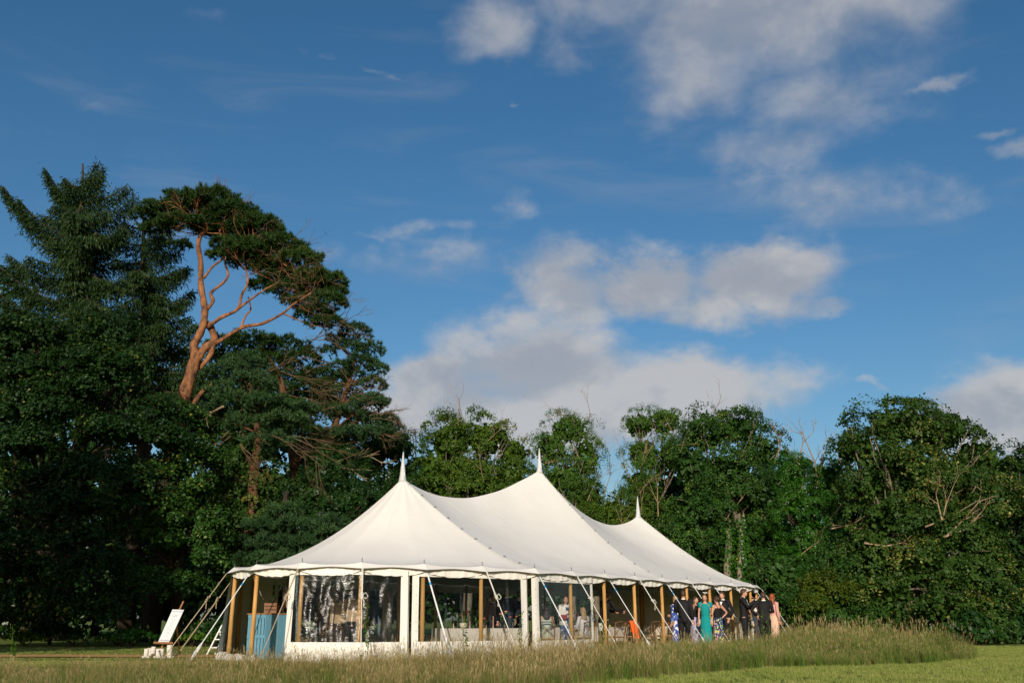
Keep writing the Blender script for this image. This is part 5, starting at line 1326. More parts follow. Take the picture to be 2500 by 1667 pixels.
ARMS = {            # elbow, wrist relative to the shoulder, mirrored in x for the left side; figure faces -y
    'hang': ((.05, .03, -.29), (.05, -.04, -.54)),
    'front': ((.07, -.02, -.28), (-.10, -.24, -.30)),
    'hold': ((.06, -.05, -.27), (-.12, -.26, -.16)),
    'hip': ((.20, .06, -.22), (.03, -.04, -.40)),
    'up': ((.08, -.16, -.20), (.0, -.38, -.02)),
    'pocket': ((.10, .06, -.27), (.03, -.03, -.50)),
    'back': ((.10, .08, -.27), (-.02, .16, -.42)),
    'lap': ((.06, -.06, -.26), (-.06, -.28, -.34)),
    'reach': ((.03, -.20, -.22), (.0, -.45, -.26)),
}
def person(label, px, Y, height, rz, cloth_kind, mats, hair=('short', 'hair_brown'), arms=('hang', 'hang'), seated=False, female=False, head=(0, 0), skin='skin', lean=0.0, extra=None, group='wedding guests', x=None, z0=0.0):
    s = height / 1.75
    wx = gx(px, Y) if x is None else x
    t = thing('person', (wx, Y, z0), label, 'person', group, rz)
    sw = (.165 if female else .195) * s; hw = .09 * s
    zs = 1.43 * s; zp = .92 * s; zb = 0.0
    if seated: zb = -(zp - .55 * s)
    L = lambda x_, y_, z_: Vector((x_, y_ - math.tan(lean) * max(0, z_ - zp - zb), z_))
    # -- skeleton points
    sh = {k: L(k * sw, 0, zs + zb) for k in (-1, 1)}
    arm = {}
    for k, pose in zip((-1, 1), arms):
        e, w = ARMS[pose]; arm[k] = (sh[k] + Vector((k * e[0], e[1], e[2])) * s, sh[k] + Vector((k * w[0], w[1], w[2])) * s)
    legs = {}
    for k in (-1, 1):
        hip = L(k * hw, 0, zp + zb)
        if seated: kn = Vector((k * .10 * s, -.42 * s, .50 * s)); an = Vector((k * .10 * s, -.38 * s, .08))
        else: kn = Vector((k * .095 * s, -.015, .49 * s)); an = Vector((k * .10 * s, .02 + .03 * k, .08 * s))
        legs[k] = (hip, kn, an)
    hc = L(0, -.025 * s, 1.625 * s + zb) ; nk = L(0, .01, 1.47 * s + zb)
    hr = Matrix.Rotation(head[0], 3, 'Z') @ Matrix.Rotation(head[1], 3, 'X')
    # -- body: one continuous surface
    b = MB(); tn = 14
    fm = .92 if female else 1.0
    tor = [(zp - .10 * s, .155, .105), (zp, .165 if female else .158, .115), (zp + .14 * s, (.118 if female else .142), .092), (zp + .30 * s, .142 * fm, .105), (zp + .42 * s, .155 * fm, .105), (zp + .50 * s, .135 * fm, .08), (zp + .55 * s, .065, .06)]
    b.loft([ering(L(0, 0, z_ + zb), rx * s, ry * s, tn) for z_, rx, ry in tor])
    b.tube([nk - Vector((0, 0, .06 * s)), nk, hc - Vector((0, 0, .04 * s))], [.062 * s * fm, .052 * s * fm, .05 * s * fm], 10)
    hrx, hry, hrz = .074 * s, .094 * s, .113 * s
    b.ell(hc, (hrx, hry, hrz), 16, 12, hr)
    b.ell(hc + hr @ Vector((0, -.035 * s, -.055 * s)), (.055 * s, .058 * s, .055 * s), 12, 8, hr)            # jaw
    b.tube([hc + hr @ Vector((0, -.085 * s, .012 * s)), hc + hr @ Vector((0, -.112 * s, -.022 * s)), hc + hr @ Vector((0, -.088 * s, -.034 * s))], [.010 * s, .015 * s, .012 * s], 7)
    for k in (-1, 1): b.ell(hc + hr @ Vector((k * .076 * s, .008 * s, -.008 * s)), (.012 * s, .02 * s, .03 * s), 7, 6, hr)
    for k in (-1, 1):
        e, w = arm[k]; sp = sh[k]
        b.tube([sp + Vector((-k * .05, 0, .01)), sp, sp.lerp(e, .4), e, e.lerp(w, .35), w], [.055 * s * fm, .056 * s * fm, .048 * s * fm, .038 * s * fm, .037 * s * fm, .026 * s * fm], 10)
        d = (w - e).normalized(); b.tube([w, w + d * .05 * s, w + d * .09 * s], [.026 * s, .036 * s, .030 * s], 8, sq=.55)
        hip, kn, an = legs[k]
        b.tube([hip + Vector((0, 0, .03)), hip.lerp(kn, .3), kn, kn.lerp(an, .3), an], [.092 * s, .082 * s, .055 * s, .053 * s, .034 * s], 10)
        b.tube([an, an + Vector((0, .02, -.045)), an + Vector((0, -.08, -.05)), an + Vector((0, -.16, -.055))], [.036 * s, .036, .036, .02], 8)
    bod = remesh(b, .019 * s)
    for k in (-1, 1):               # five separate bent fingers on each palm
        e, w = arm[k]; d = (w - e).normalized(); pal = w + d * .085 * s
        sd = d.cross(Vector((0, 1, 0)) if abs(d.y) < .8 else Vector((1, 0, 0))).normalized(); nn = d.cross(sd).normalized()
        if nn.x * k > 0: nn = -nn
        for j, ln in enumerate((.062, .072, .068, .054)):
            a0 = pal + sd * (j - 1.5) * .019 * s; bod.tube([a0 - d * .02, a0 + d * ln * .45 * s + nn * .004, a0 + d * ln * .8 * s + nn * .016, a0 + d * ln * s + nn * .034], [.0095 * s, .009 * s, .0085 * s, .006 * s], 6)
        th = w + d * .035 * s - sd * .03 * s; bod.tube([th, th - sd * .022 * s + d * .025 * s, th - sd * .026 * s + d * .055 * s + nn * .012], [.011 * s, .010 * s, .007 * s], 6)
    bo_ = bod.build('body', M[skin], t, smooth=True, world=False)
    for k in (-1, 1):
        m_ = MB(); m_.ell(hc + hr @ Vector((k * .030 * s, -.086 * s, .012 * s)), (.011 * s, .008 * s, .007 * s), 7, 5, hr); m_.build('eye', M['eye'], t, world=False)
    m_ = MB(); m_.ell(hc + hr @ Vector((0, -.090 * s, -.062 * s)), (.022 * s, .008 * s, .007 * s), 8, 5, hr); m_.build('mouth', M['lip'], t, world=False)
    # -- hair
    style, hm = hair; m_ = MB()
    m_.ell(hc + hr @ Vector((0, .016 * s, .020 * s)), (.083 * s, .092 * s, .108 * s), 14, 9, hr)
    if style == 'short':
        m_.ell(hc + hr @ Vector((0, -.02 * s, .075 * s)), (.066 * s, .075 * s, .045 * s), 12, 7, hr)
    if style in ('long', 'mid'):
        dn = .30 if style == 'long' else .16
        m_.loft([ering(hc + hr @ Vector((0, .03 * s, .03 * s)), .088 * s, .080 * s, 14), ering(hc + hr @ Vector((0, .045 * s, -.07 * s)), .095 * s, .062 * s, 14, fold=.06), ering(hc + Vector((0, .08 * s, -.12 * s - dn * .4 * s)), .10 * s, .05 * s, 14, fold=.10), ering(hc + Vector((0, .10 * s, -.12 * s - dn * s)), .075 * s, .035 * s, 14, fold=.14)])
        m_.ell(hc + hr @ Vector((0, -.03 * s, .085 * s)), (.07 * s, .06 * s, .03 * s), 12, 7, hr)
    if style == 'bun':
        m_.ell(hc + hr @ Vector((0, .10 * s, .03 * s)), (.055 * s, .05 * s, .05 * s), 10, 7, hr); m_.ell(hc + hr @ Vector((0, -.03 * s, .08 * s)), (.07 * s, .06 * s, .035 * s), 12, 7, hr)
    m_.build('hair', M[hm], t, smooth=True, world=False)
    # -- clothes
    def sleeve(mm, k, to, grow=1.3, cuff=None):
        e, w = arm[k]; sp = sh[k]; pts = [sp + Vector((-k * .06, 0, .012 * s)), sp + Vector((k * .01, 0, .004)), sp.lerp(e, .4)]; rd = [.07 * s, .068 * s, .052 * s * grow * .95]
        if to > .5: pts += [e, e.lerp(w, .5), w.lerp(e, .04)]; rd += [.044 * s * grow, .040 * s * grow, .034 * s * grow]
        m_ = MB(); m_.tube(pts, [q_ * fm for q_ in rd], 10); m_.build('sleeve', M[mm], t, smooth=True, world=False)
        if cuff: m_ = MB(); m_.tube([w.lerp(e, .08), w.lerp(e, -.02)], [.036 * s, .035 * s], 9); m_.build('cuff', M[cuff], t, world=False)
    def trousers(mm):
        m_ = MB(); m_.loft([ering(L(0, 0, zp + zb - .08 * s), .168 * s, .118 * s, 14), ering(L(0, 0, zp + zb + .02 * s), .170 * s, .124 * s, 14), ering(L(0, 0, zp + zb + .12 * s), .152 * s, .108 * s, 14)])
        for k in (-1, 1):
            hip, kn, an = legs[k]; m_.tube([hip, hip.lerp(kn, .35), kn, kn.lerp(an, .5), an + Vector((0, 0, -.02))], [.104 * s, .098 * s, .074 * s, .068 * s, .066 * s], 12)
        m_.build('trousers', M[mm], t, smooth=True, world=False)
    def shoes(mm):
        for k in (-1, 1):
            an = legs[k][2]; m_ = MB(); m_.loft([ering((an.x, an.y - .05, .004), .046, .135, 12), ering((an.x, an.y - .05, .035), .046, .135, 12), ering((an.x, an.y - .03, .075), .042, .09, 12), ering((an.x, an.y + .01, .10), .038, .05, 12)]); m_.build('shoe', M[mm], t, smooth=True, world=False)
    if cloth_kind in ('suit', 'shirt', 'waiter'):
        jm = mats[0]
        trousers(mats[1]); shoes('shoe')
        lo = .80 if cloth_kind == 'suit' else .93
        prof = [(lo, .178, .128), (.90 if lo < .85 else .96, .176, .128), (1.06, .160, .116), (1.24, .182, .128), (1.36, .192, .126), (1.42, .165, .104), (1.475, .085, .075)]
        m_ = MB(); m_.loft([ering(L(0, 0, z_ * s + zb), rx * s, ry * s, 18, fold=.012, nf=5, ph=z_ * 9) for z_, rx, ry in prof]); m_.build('jacket' if cloth_kind == 'suit' else 'shirt', M[jm], t, smooth=True, world=False)
        for k in (-1, 1): sleeve(jm, k, 1, cuff='white_shirt' if cloth_kind == 'suit' else None)
        m_ = MB(); m_.loft([ering(nk + Vector((0, 0, -.005 * s)), .066 * s, .068 * s, 14), ering(nk + Vector((0, 0, .035 * s)), .060 * s, .062 * s, 14)]); m_.build('collar', M['white_shirt'], t, smooth=True, world=False)
        if cloth_kind == 'suit':
            m_ = MB(); zc = zb
            m_.grid([[L(x_ * w_, -ry * s - .004 + .012 * abs(x_), z_ * s + zc) for x_ in (-1, 0, 1)] for z_, w_, ry in ((1.17, .006, .124), (1.26, .028, .130), (1.36, .045, .127), (1.43, .05, .103))])
            m_.build('shirt_front', M['white_shirt'], t, world=False)
            if len(mats) > 2:
                m_ = MB(); c_ = L(0, -.075 * s, 1.462 * s + zb); 
                for k in (-1, 1): m_.tube([c_, c_ + Vector((k * .03, 0, .012)), c_ + Vector((k * .045, 0, 0))], [.008, .018, .016], 6)
                m_.build('bow_tie', M[mats[2]], t, world=False)
    if cloth_kind == 'waiter':
        m_ = MB(); m_.loft([ering(L(0, -.01, .62 * s), .185 * s, .135 * s, 16, fold=.02), ering(L(0, 0, .98 * s), .172 * s, .125 * s, 16)]); m_.build('apron', M['white_shirt'], t, smooth=True, world=False)
    if cloth_kind == 'dress':
        dm, hem = mats[0], mats[1]; sm = mats[2] if len(mats) > 2 else 0
        up = mats[3] if len(mats) > 3 else dm
        m_ = MB(); bust = [(zp + .12 * s, .128, .100), (zp + .24 * s, .140, .112), (zp + .36 * s, .152, .122), (zp + .44 * s, .150, .110), (zp + .52 * s, .105, .075)]
        bust = bust[:4] if sm < 0 else bust
        m_.loft([ering(L(0, 0, z_ + zb), rx * s, ry * s, 18) for z_, rx, ry in bust], cap=False); m_.build('bodice', M[up], t, smooth=True, world=False)
        m_ = MB()
        if seated:
            kz = .52 * s
            m_.loft([ering(L(0, 0, zp + zb + .15 * s), .132 * s, .102 * s, 18), ering(L(0, -.02, zp + zb), .185 * s, .14 * s, 18), [p_ + Vector((0, -.12 * s, 0)) for p_ in ering((0, 0, kz - .02), .19 * s, .25 * s, 18)], [p_ + Vector((0, -.30 * s, 0)) for p_ in ering((0, 0, kz - .10), .18 * s, .20 * s, 18, fold=.03)], [p_ + Vector((0, -.36 * s, 0)) for p_ in ering((0, 0, hem * s), .19 * s, .17 * s, 18, fold=.06)]])
        else:
            rz_ = [(zp + .14 * s, .130, .102, 0), (zp + .02 * s, .172, .132, .01), (zp - .10 * s, .180, .142, .015), (zp - .35 * s, .180, .150, .035), (max(hem + .12, .3) * s, .195, .165, .06), (hem * s, .205, .18, .07)]
            m_.loft([ering(L(0, 0, z_ + zb), rx * s, ry * s, 28, fold=f_, nf=8, ph=px) for z_, rx, ry, f_ in rz_], cap=False)
        m_.build('skirt', M[dm], t, smooth=True, world=False)
        if sm > 0:
            for k in (-1, 1): sleeve(up, k, sm, 1.15)
        if sm <= 0:
            for k in (-1, 1):
                m_ = MB(); m_.tube([L(k * .085 * s, -.10 * s, zp + .42 * s + zb), L(k * .09 * s, -.04 * s, zs + .035 * s + zb), L(k * .085 * s, .06 * s, zs + .02 * s + zb), L(k * .06 * s, .095 * s, zp + .40 * s + zb)], .010 * s, 5); m_.build('strap', M[up], t, world=False)
        shoes('shoe')
    if extra == 'cardigan':
        m_ = MB(); m_.loft([ering(L(0, .01, z_ * s + zb), rx * s, ry * s, 18, fold=.02, nf=5) for z_, rx, ry in ((.88, .205, .15), (1.05, .19, .14), (1.25, .19, .138), (1.37, .19, .13), (1.44, .15, .10), (1.475, .09, .08))]); m_.build('cardigan', M['cream_knit'], t, smooth=True, world=False)
        for k in (-1, 1): sleeve('cream_knit', k, 1, 1.5)
        m_ = MB(); m_.grid([[L(x_ * w_, -ry * s - .006 + .02 * abs(x_), z_ * s + zb) for x_ in (-1, 0, 1)] for z_, w_, ry in ((.88, .03, .156), (1.05, .035, .146), (1.25, .045, .143), (1.40, .06, .118))]); m_.build('dress_front', M[mats[0]], t, world=False)
    if extra == 'fascinator':
        c_ = hc + hr @ Vector((.03 * s, -.04 * s, .115 * s)); m_ = MB()
        for j in range(6): a_ = j * 1.05; m_.tube([c_, c_ + Vector((math.cos(a_) * .05, math.sin(a_) * .04, .04)), c_ + Vector((math.cos(a_) * .08, math.sin(a_) * .05, .03 + .02 * (j % 2)))], [.008, .014, .006], 5)
        m_.build('fascinator', M['white_shirt'], t, world=False)
    if extra == 'slit':
        m_ = MB(); m_.tube([Vector((.02, -.16 * s, .80 * s)), Vector((.06, -.19 * s, .55 * s)), Vector((.10, -.20 * s, .32 * s))], [.012, .02, .012], 6); m_.build('wrap_edge', M[mats[0]], t, world=False)
    if extra == 'bag':
        c_ = arm[1][1].lerp(arm[-1][1], .5) + Vector((0, -.07, -.02)); m_ = MB(); m_.bevbox(c_, (.20, .05, .12), .02); bg = thing('clutch_bag', (wx, Y, 0), 'dark red clutch bag held by the woman in the white cardigan', 'bag', None, rz); m_.build('pouch', M['red_bag'], bg, smooth=True, world=False)
        m_ = MB(); m_.tube([c_ + Vector((-.09, -.03, .03)), c_ + Vector((0, -.034, .0)), c_ + Vector((.09, -.03, .03))], .006, 5); m_.build('flap', M['red_bag'], bg, world=False)
    return t
PI = math.pi
# left end, seen through the entrance and the first window
person('bar worker in black behind the pale blue bar', 712, 27.2, 1.74, -.6, 'shirt', ('black_suit', 'black_suit'), ('short', 'hair_dark'), ('hold', 'hold'))
person('man in a beige shirt seen from behind through the first window', 856, 25.9, 1.70, PI - .15, 'shirt', ('beige_shirt', 'black_suit'), ('short', 'hair_dark'), ('hang', 'front'))
person('person in a tan top with bare arm beside the man in the beige shirt', 826, 26.4, 1.62, PI + .5, 'shirt', ('beige_shirt', 'dark_brown'), ('short', 'hair_brown'), ('hang', 'hang'), skin='skin_tan')
# second window
person('grey-haired man in a navy suit seen from behind through the second window', 1238, 28.0, 1.80, PI + .1, 'suit', ('navy_suit', 'navy_suit'), ('short', 'hair_grey'), ('pocket', 'hang'))
person('man in a dark suit half hidden by the window frame beside the grey-haired man', 1268, 28.6, 1.74, PI - 1.0, 'suit', ('navy_suit', 'navy_suit'), ('short', 'hair_brown'), ('hang', 'hang'))
person('guest in a mauve top standing in shadow beyond the dinner table', 1203, 29.6, 1.68, .6, 'shirt', ('mauve', 'dark_brown'), ('short', 'hair_dark'), ('front', 'hang'), skin='skin_tan')
# third window
person('seated woman in a sleeveless mint dress behind the third window', 1335, 27.6, 1.66, RZ_N - .9 + PI, 'dress', ('mint', .22, 0), ('mid', 'hair_dark'), ('lap', 'hold'), seated=True, female=True)
person('woman in white cardigan and blue floral dress standing behind the third window', 1382, 28.4, 1.60, .5, 'dress', ('floral_navy', .25, 1), ('mid', 'hair_brown'), ('hold', 'front'), female=True, extra='cardigan', head=(-.5, 0))
bg_ = thing('clutch_bag', (gx(1377, 28.15), 28.15, .98), 'dark red clutch bag held by the woman in the white cardigan', 'bag')
mb = MB(); c_ = Vector((gx(1377, 28.15), 28.15, 1.02)); mb.bevbox(c_, (.21, .06, .12), .02); mb.build('pouch', M['red_bag'], bg_, smooth=True); mb = MB(); mb.tube([c_ + Vector((-.09, -.035, .03)), c_ + Vector((0, -.04, 0)), c_ + Vector((.09, -.035, .03))], .007, 5); mb.build('flap', M['red_bag'], bg_)
person('seated blonde woman in white seen from behind the third window', 1426, 28.95, 1.64, RZ_N - .25 + PI, 'dress', ('grey_white', .25, 1), ('mid', 'hair_blond'), ('lap', 'lap'), seated=True, female=True)
# waiter leaning over the table
person('waiter in black with a white apron leaning over the dinner table', 1474, 30.9, 1.78, PI - 1.0, 'waiter', ('black_suit', 'black_suit'), ('short', 'hair_brown'), ('reach', 'reach'), lean=.25, skin='skin_tan')
# standing guests at the open side
person('woman with long blonde hair in a blue and white floral dress beside the black-suited man', 1655, 33.0, 1.68, PI + .7, 'dress', ('floral_blue', .28, 1), ('long', 'hair_blond'), ('front', 'hang'), female=True)
person('dark-haired man in a black suit with his back to the lawn', 1674, 32.7, 1.86, PI - .35, 'suit', ('black_suit', 'black_suit'), ('short', 'hair_brown'), ('hang', 'front'))
person('woman in a lilac print skirt half hidden behind a marquee pole', 1702, 33.9, 1.70, .9, 'dress', ('lilac', .14, 0, 'black_top'), ('mid', 'hair_brown'), ('hang', 'front'), female=True)
person('woman in a long teal wrap dress with a white feather fascinator', 1727, 33.0, 1.76, -.35, 'dress', ('teal', .22, .4), ('long', 'hair_brown'), ('hang', 'hang'), female=True, extra='fascinator')
person('woman with bare back in a multicoloured floral skirt and dark bun', 1757, 32.8, 1.68, PI + .55, 'dress', ('floral_multi', .08, -1, 'black_top'), ('bun', 'hair_brown'), ('hip', 'front'), female=True)
person('man in a black dinner suit with bow tie looking toward the teal dress', 1771, 33.9, 1.86, -.75, 'suit', ('black_suit', 'black_suit', 'black_top'), ('short', 'hair_brown'), ('hang', 'pocket'))
person('dark-haired guest standing in shadow behind the woman in teal', 1738, 35.6, 1.76, .2, 'suit', ('black_suit', 'black_suit'), ('short', 'hair_dark'), ('hang', 'hang'), skin='skin_tan')
person('tallest man in a black suit raising his hand while talking', 1822, 33.6, 1.93, PI - 1.9, 'suit', ('black_suit', 'black_suit'), ('short', 'hair_brown'), ('up', 'hold'))
person('woman in a cream floral dress between the two black-suited men', 1849, 34.4, 1.68, -1.0, 'dress', ('floral_cream', .1, 0), ('bun', 'hair_brown'), ('hold', 'hang'), female=True)
person('man in a black suit with his back turned beside the red-haired woman', 1872, 33.2, 1.82, PI - .1, 'suit', ('black_suit', 'black_suit'), ('short', 'hair_brown'), ('front', 'hip'))
person('woman with long red hair in a blush pink dress at the end of the marquee', 1893, 34.6, 1.80, PI - .9, 'dress', ('blush', .1, 1, 'pink'), ('long', 'hair_red'), ('hang', 'front'), female=True)

# ------------------------------------------------------------------ grasses
def grass_mat(name, stops, root=(.04, .05, .012)):
    m, N = new_mat(name)
    a = N('ShaderNodeAttribute', attribute_name='tint')
    oi = N('ShaderNodeObjectInfo')
    geo = N('ShaderNodeNewGeometry')
    n = N('ShaderNodeTexNoise', {'Vector': geo.outputs['Position'], 'Scale': .8, 'Detail': 4, 'Roughness': .65})
    f = N.m('ADD', N.m('MULTIPLY', a.outputs['Fac'], .45), N.m('ADD', N.m('MULTIPLY', oi.outputs['Random'], .25), N.m('MULTIPLY', N.m('SUBTRACT', n.outputs[0], .38), 1.3)))
    c = N.ramp(f, stops)
    p = N('ShaderNodeBsdfPrincipled', {'Base Color': c, 'Roughness': .6, 'Specular IOR Level': .25})
    t = N('ShaderNodeBsdfTranslucent', {'Color': c})
    finish(N, N('ShaderNodeMixShader', {0: .3, 1: p, 2: t}))
    return m
M['meadow_dry'] = grass_mat('meadow_dry', [(.05, (.06, .085, .016)), (.3, (.13, .13, .032)), (.6, (.26, .20, .075)), (.95, (.50, .38, .20))])
M['meadow_green'] = grass_mat('meadow_green', [(.05, (.04, .09, .010)), (.4, (.095, .17, .02)), (.7, (.18, .22, .045)), (.95, (.33, .28, .11))])
M['lawn_blades'] = grass_mat('lawn_blades', [(.05, (.17, .235, .04)), (.45, (.26, .31, .065)), (.8, (.35, .36, .105)), (1, (.42, .39, .15))])

def tuft(name, n, h, spread, seed, heads=.3, bend=.35, width=.006, mat=None):
    g = random.Random(seed); V, F, T = [], [], []
    for i in range(n):
        a = g.random() * 6.283; rr = spread * math.sqrt(g.random()); x, y = rr * math.cos(a), rr * math.sin(a)
        hh = h * g.uniform(.45, 1.05); da = a + g.uniform(-1.2, 1.2); bd = bend * hh * g.uniform(.2, 1.4)
        dx, dy = math.cos(da), math.sin(da); px_, py_ = -dy, dx; w = width * g.uniform(.7, 1.3); tn = g.random()
        b = len(V); segs = 4
        for k in range(segs + 1):
            t = k / segs; ww = w * (1 - t * .85); ox = bd * t ** 2.2; z = hh * (t - .18 * (bd / hh) * t ** 3)
            V += [(x + dx * ox - px_ * ww, y + dy * ox - py_ * ww, z), (x + dx * ox + px_ * ww, y + dy * ox + py_ * ww, z)]; T += [tn * .8 + .2 * t] * 2
        for k in range(segs): F.append((b + 2 * k, b + 2 * k + 1, b + 2 * k + 3, b + 2 * k + 2))
        if g.random() < heads:                      # feathery seed head
            ox, z = bd, hh * (1 - .18 * bd / hh)
            for q in range(5):
                b = len(V); t0 = q / 5; l = .05 + .05 * g.random(); ang = g.random() * 6.28; sx, sy = math.cos(ang) * .02, math.sin(ang) * .02
                zz = z - .02 + t0 * .12; cx_, cy_ = x + dx * (ox + t0 * .03), y + dy * (ox + t0 * .03)
                V += [(cx_ - px_ * .004, cy_ - py_ * .004, zz), (cx_ + px_ * .004, cy_ + py_ * .004, zz), (cx_ + sx + px_ * .007, cy_ + sy + py_ * .007, zz + l * .6), (cx_ + sx * 1.3, cy_ + sy * 1.3, zz + l)]
                F.append((b, b + 1, b + 2, b + 3)); T += [.85 + .15 * g.random()] * 4
    me = bpy.data.meshes.new(name); me.from_pydata(V, [], F); at_ = me.attributes.new('tint', 'FLOAT', 'POINT'); at_.data.foreach_set('value', T)
    me.materials.append(mat); me.update()
    return bpy.data.objects.new(name, me)

def scatter(name, surf_me, tufts, density, smin, smax, seed, hattr=True):
    """one object of grass: tufts instanced over a surface mesh, scaled by its 'gh' attribute"""
    o = bpy.data.objects.new(name, surf_me); COL.objects.link(o); tag(o, kind='stuff')
    coll = bpy.data.collections.new(name + '_tufts')
    for t_ in tufts: coll.objects.link(t_)
    ng = bpy.data.node_groups.new(name, 'GeometryNodeTree')
    ng.interface.new_socket('Geometry', in_out='INPUT', socket_type='NodeSocketGeometry'); ng.interface.new_socket('Geometry', in_out='OUTPUT', socket_type='NodeSocketGeometry')
    n, l = ng.nodes, ng.links
    gi = n.new('NodeGroupInput'); go = n.new('NodeGroupOutput')
    dp = n.new('GeometryNodeDistributePointsOnFaces'); dp.inputs['Density'].default_value = density; dp.inputs['Seed'].default_value = seed
    na = n.new('GeometryNodeInputNamedAttribute'); na.data_type = 'FLOAT'; na.inputs[0].default_value = 'gh'
    rv = n.new('FunctionNodeRandomValue'); rv.data_type = 'FLOAT'; rv.inputs[2].default_value = smin; rv.inputs[3].default_value = smax
    mu = n.new('ShaderNodeMath'); mu.operation = 'MULTIPLY'; l.new(rv.outputs[1], mu.inputs[0]); l.new(na.outputs[0], mu.inputs[1])
    ro = n.new('FunctionNodeRandomValue'); ro.data_type = 'FLOAT_VECTOR'; ro.inputs[0].default_value = (-.12, -.12, 0); ro.inputs[1].default_value = (.12, .12, 6.283)
    ci = n.new('GeometryNodeCollectionInfo'); ci.inputs[0].default_value = coll; ci.inputs[1].default_value = True; ci.inputs[2].default_value = True
    ip = n.new('GeometryNodeInstanceOnPoints'); ip.inputs['Pick Instance'].default_value = True
    l.new(gi.outputs[0], dp.inputs['Mesh']); l.new(dp.outputs['Points'], ip.inputs['Points']); l.new(ci.outputs[0], ip.inputs['Instance'])
    l.new(ro.outputs[0], ip.inputs['Rotation']); l.new(mu.outputs[0], ip.inputs['Scale']); l.new(ip.outputs[0], go.inputs[0])
    md = o.modifiers.new('scatter', 'NODES'); md.node_group = ng
    return o

def surface(name, inside, hfun, x0, x1, y0, y1, st):
    V, F, Hh = [], [], []; idx = {}
    nx_, ny_ = int((x1 - x0) / st), int((y1 - y0) / st)
    def vid(i, j):
        if (i, j) not in idx:
            idx[(i, j)] = len(V); x, y = x0 + i * st, y0 + j * st; V.append((x, y, .002)); Hh.append(max(.05, hfun(x, y)))
        return idx[(i, j)]
    for i in range(nx_):
        for j in range(ny_):
            if inside(x0 + (i + .5) * st, y0 + (j + .5) * st): F.append((vid(i, j), vid(i + 1, j), vid(i + 1, j + 1), vid(i, j + 1)))
    me = bpy.data.meshes.new(name); me.from_pydata(V, [], F); a = me.attributes.new('gh', 'FLOAT', 'POINT'); a.data.foreach_set('value', Hh); me.update()
    return me

def wob(x, y): return .5 * math.sin(x * 1.1 + y * .7) + .3 * math.sin(x * 2.3 - y * 1.6 + 1) + .2 * math.sin(x * 4.1 + y * 3.3)
def lawn_edge(x):                       # front edge of the long grass against the mown lawn
    pts = [(-40, 9), (-2, 11.5), (1.5, 16.3), (3.4, 19.4), (5.4, 21.4), (7.6, 22.4), (9.5, 23.6), (11.5, 26.0), (13.6, 30.5), (14.0, 40), (60, 90)]
    for (xa, ya), (xb, yb) in zip(pts, pts[1:]):
        if xa <= x <= xb: return ya + (yb - ya) * (x - xa) / (xb - xa)
    return 9
def tent_front(x):                      # how far back the long grass reaches
    if x < -8.2: return 21.8 + .25 * math.sin(x * 1.3)
    if x < -6.0: return 22.2
    if x < -4.3: return 22.9
    if x < -.5: return 23.3
    if x < 9.4: return 24.6 + max(0, (x - .6)) * 1.42 + .9
    return 39.5
def in_meadow(x, y):
    return lawn_edge(x) + .18 * wob(x * 2, y) < y < tent_front(x) + .15 * wob(x * 2.5, y)
def sm(t): t = max(0, min(1, t)); return t * t * (3 - 2 * t)
def ip(x, pts):
    for (xa, ya), (xb, yb) in zip(pts, pts[1:]):
        if xa <= x <= xb: return ya + (yb - ya) * sm((x - xa) / (xb - xa))
    return pts[0][1] if x < pts[0][0] else pts[-1][1]
def mh(x, y):
    h = ip(x, [(-9, .20), (-6, .25), (-3, .32), (0, .44), (4, .42), (6.5, .36), (9, .46), (11, .52), (13, .36), (14, .25)])
    if y < 17: h *= .55 + .45 * sm((y - 11) / 6)
    if -6 < x < 9.4: h *= 1 - .45 * sm((y - (tent_front(x) - 3.5)) / 3.5) * sm((x - 1) / 3)
    if x > 7: h *= .8 + .35 * sm((y - lawn_edge(x)) / 3)
    return h * (1 + .30 * wob(x, y) + .15 * wob(x * 2.3 + 4, y * 2.1))
dry = [tuft('grass_tuft', 22, 1.0, .16, 900 + i, .55, .38, .0055, M['meadow_dry']) for i in range(5)]
grn = [tuft('grass_tuft', 26, .92, .16, 950 + i, .12, .42, .008, M['meadow_green']) for i in range(4)]
def frac_green(x): return sm((x - 0) / 5)
mA = surface('meadow_grass', in_meadow, lambda x, y: mh(x, y) * (1 - .22 * frac_green(x)), -13, 15, 10.5, 40, .25)
scatter('meadow_grass', mA, dry, 18, .5, 1.3, 1)
mB = surface('meadow_undergrass', in_meadow, lambda x, y: mh(x, y) * (.66 + .44 * frac_green(x)), -13, 15, 10.5, 40, .25)
scatter('meadow_undergrass', mB, grn, 46, .5, 1.2, 2)
tal = [tuft('grass_tuft', 5, 1.0, .22, 970 + i, .95, .75, .006, M['meadow_dry']) for i in range(4)]
mD = surface('meadow_stalks', in_meadow, lambda x, y: mh(x, y) * 1.15, -13, 15, 10.5, 40, .25)
scatter('meadow_stalks', mD, tal, 10, .7, 1.4, 5)
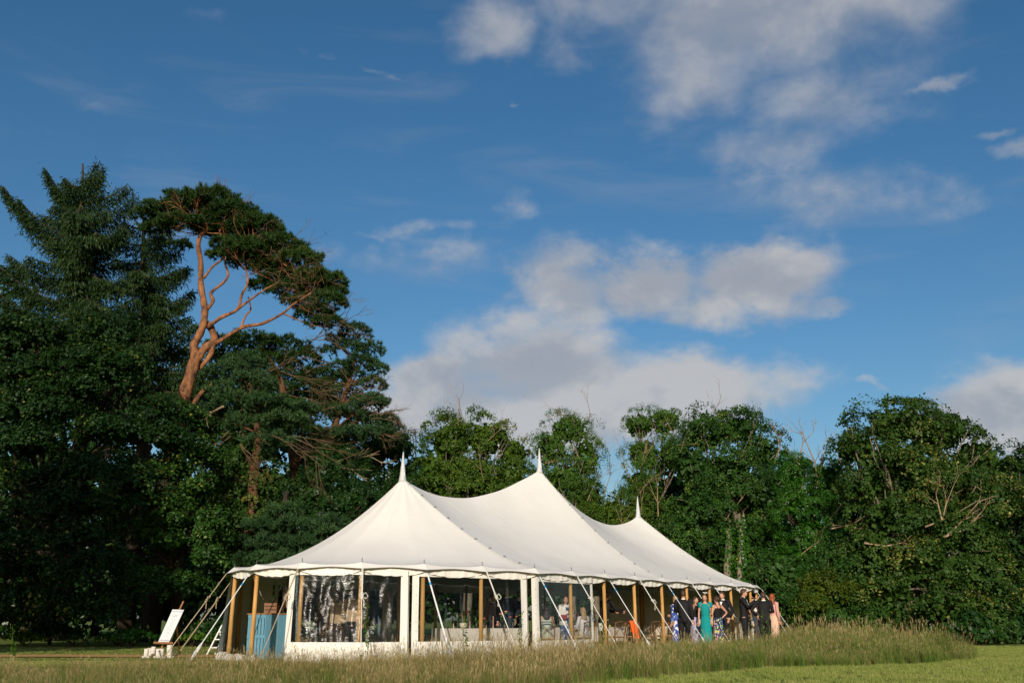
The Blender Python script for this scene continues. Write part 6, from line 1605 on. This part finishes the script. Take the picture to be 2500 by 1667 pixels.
# mown lawn blades where the lawn comes close
def in_lawn(x, y): return (not (x < -6.5 and 27.1 < y < 28.4)) and (not in_meadow(x, y)) and abs((x - 0) / max(y, 1)) < .60 and (y < 23 + max(0, x) * 1.5 if x > -1 else y > 21) and not (x > -7.6 and y > 25.0 + max(0, x) * 1.4 and x < 9) 
lw = [tuft('lawn_tuft', 30, .05, .10, 980 + i, 0, .6, .004, M['lawn_blades']) for i in range(3)]
mC = surface('lawn_grass', in_lawn, lambda x, y: (1.0 + .25 * wob(x * .8, y * .6)) * (.35 if x < -6 and y > 24 else 1), -20, 20, 14, 38, .5)
scatter('lawn_grass', mC, lw, 42, .6, 1.3, 3)

# tall single weeds rising out of the meadow
def weed(px, py_top, Y, label, seed, mat='stem', flower=None):
    r = random.Random(seed); top = at(px, py_top, Y); x = gx(px + r.uniform(-4, 4), Y)
    t = thing('tall_weed', (x, Y, 0), label, 'plant')
    mb = MB(); pts = wobble((x, Y, 0), top, 6, .03, r); mb.tube(pts, [.007 - .0008 * i for i in range(7)], 5); st = mb.build('stem', M['stem'], t)
    V, Nn, sz = [], [], []
    g = np.random.default_rng(seed); n = 46; tt = .15 + .85 * g.random(n); P = np.array([list(Vector((x, Y, 0)).lerp(top, float(q))) for q in tt])
    d = unit(np.stack([g.normal(size=n), g.normal(size=n), .5 + .4 * g.random(n)], 1))
    V, F = leaf_quads(P + d * .05, unit(np.cross(d, g.normal(size=(n, 3)))), .05 + .07 * (1 - tt) + .03 * g.random(n), .35, g, 0)
    np_mesh('leaves', V, F, M['lf_weed'], t, np.repeat(np.clip(.4 + .2 * g.normal(size=n), 0, 1), 4))
    if flower:
        mb = MB()
        for k in range(9): mb.ell(top + Vector((r.uniform(-.05, .05), r.uniform(-.05, .05), r.uniform(-.08, .03))), (.018, .018, .014), 6, 4)
        mb.build('flower_head', M[flower], t)
weed(897, 1470, 22.6, 'tall leafy weed standing in front of the first clear window', 71)
weed(1273, 1492, 23.4, 'dark seed spike of dock rising between the second and third windows', 72)
weed(1464, 1575, 24.8, 'yellow ragwort flowering beside the last wall panel', 73, flower='yellow_petal')
weed(1470, 1512, 26.5, 'tall grass-like weed in front of the waiter', 74)
weed(1862, 1490, 29.5, 'tall thin stems rising in front of the black-suited man', 75)
weed(1875, 1496, 29.8, 'slim weed stem beside the taller ones in front of the guests', 76)
weed(30, 1525, 24.0, 'tall pale seed stalk at the far end of the matting path', 77)
weed(1135, 1500, 22.6, 'thin green stem in front of the second clear window', 78)
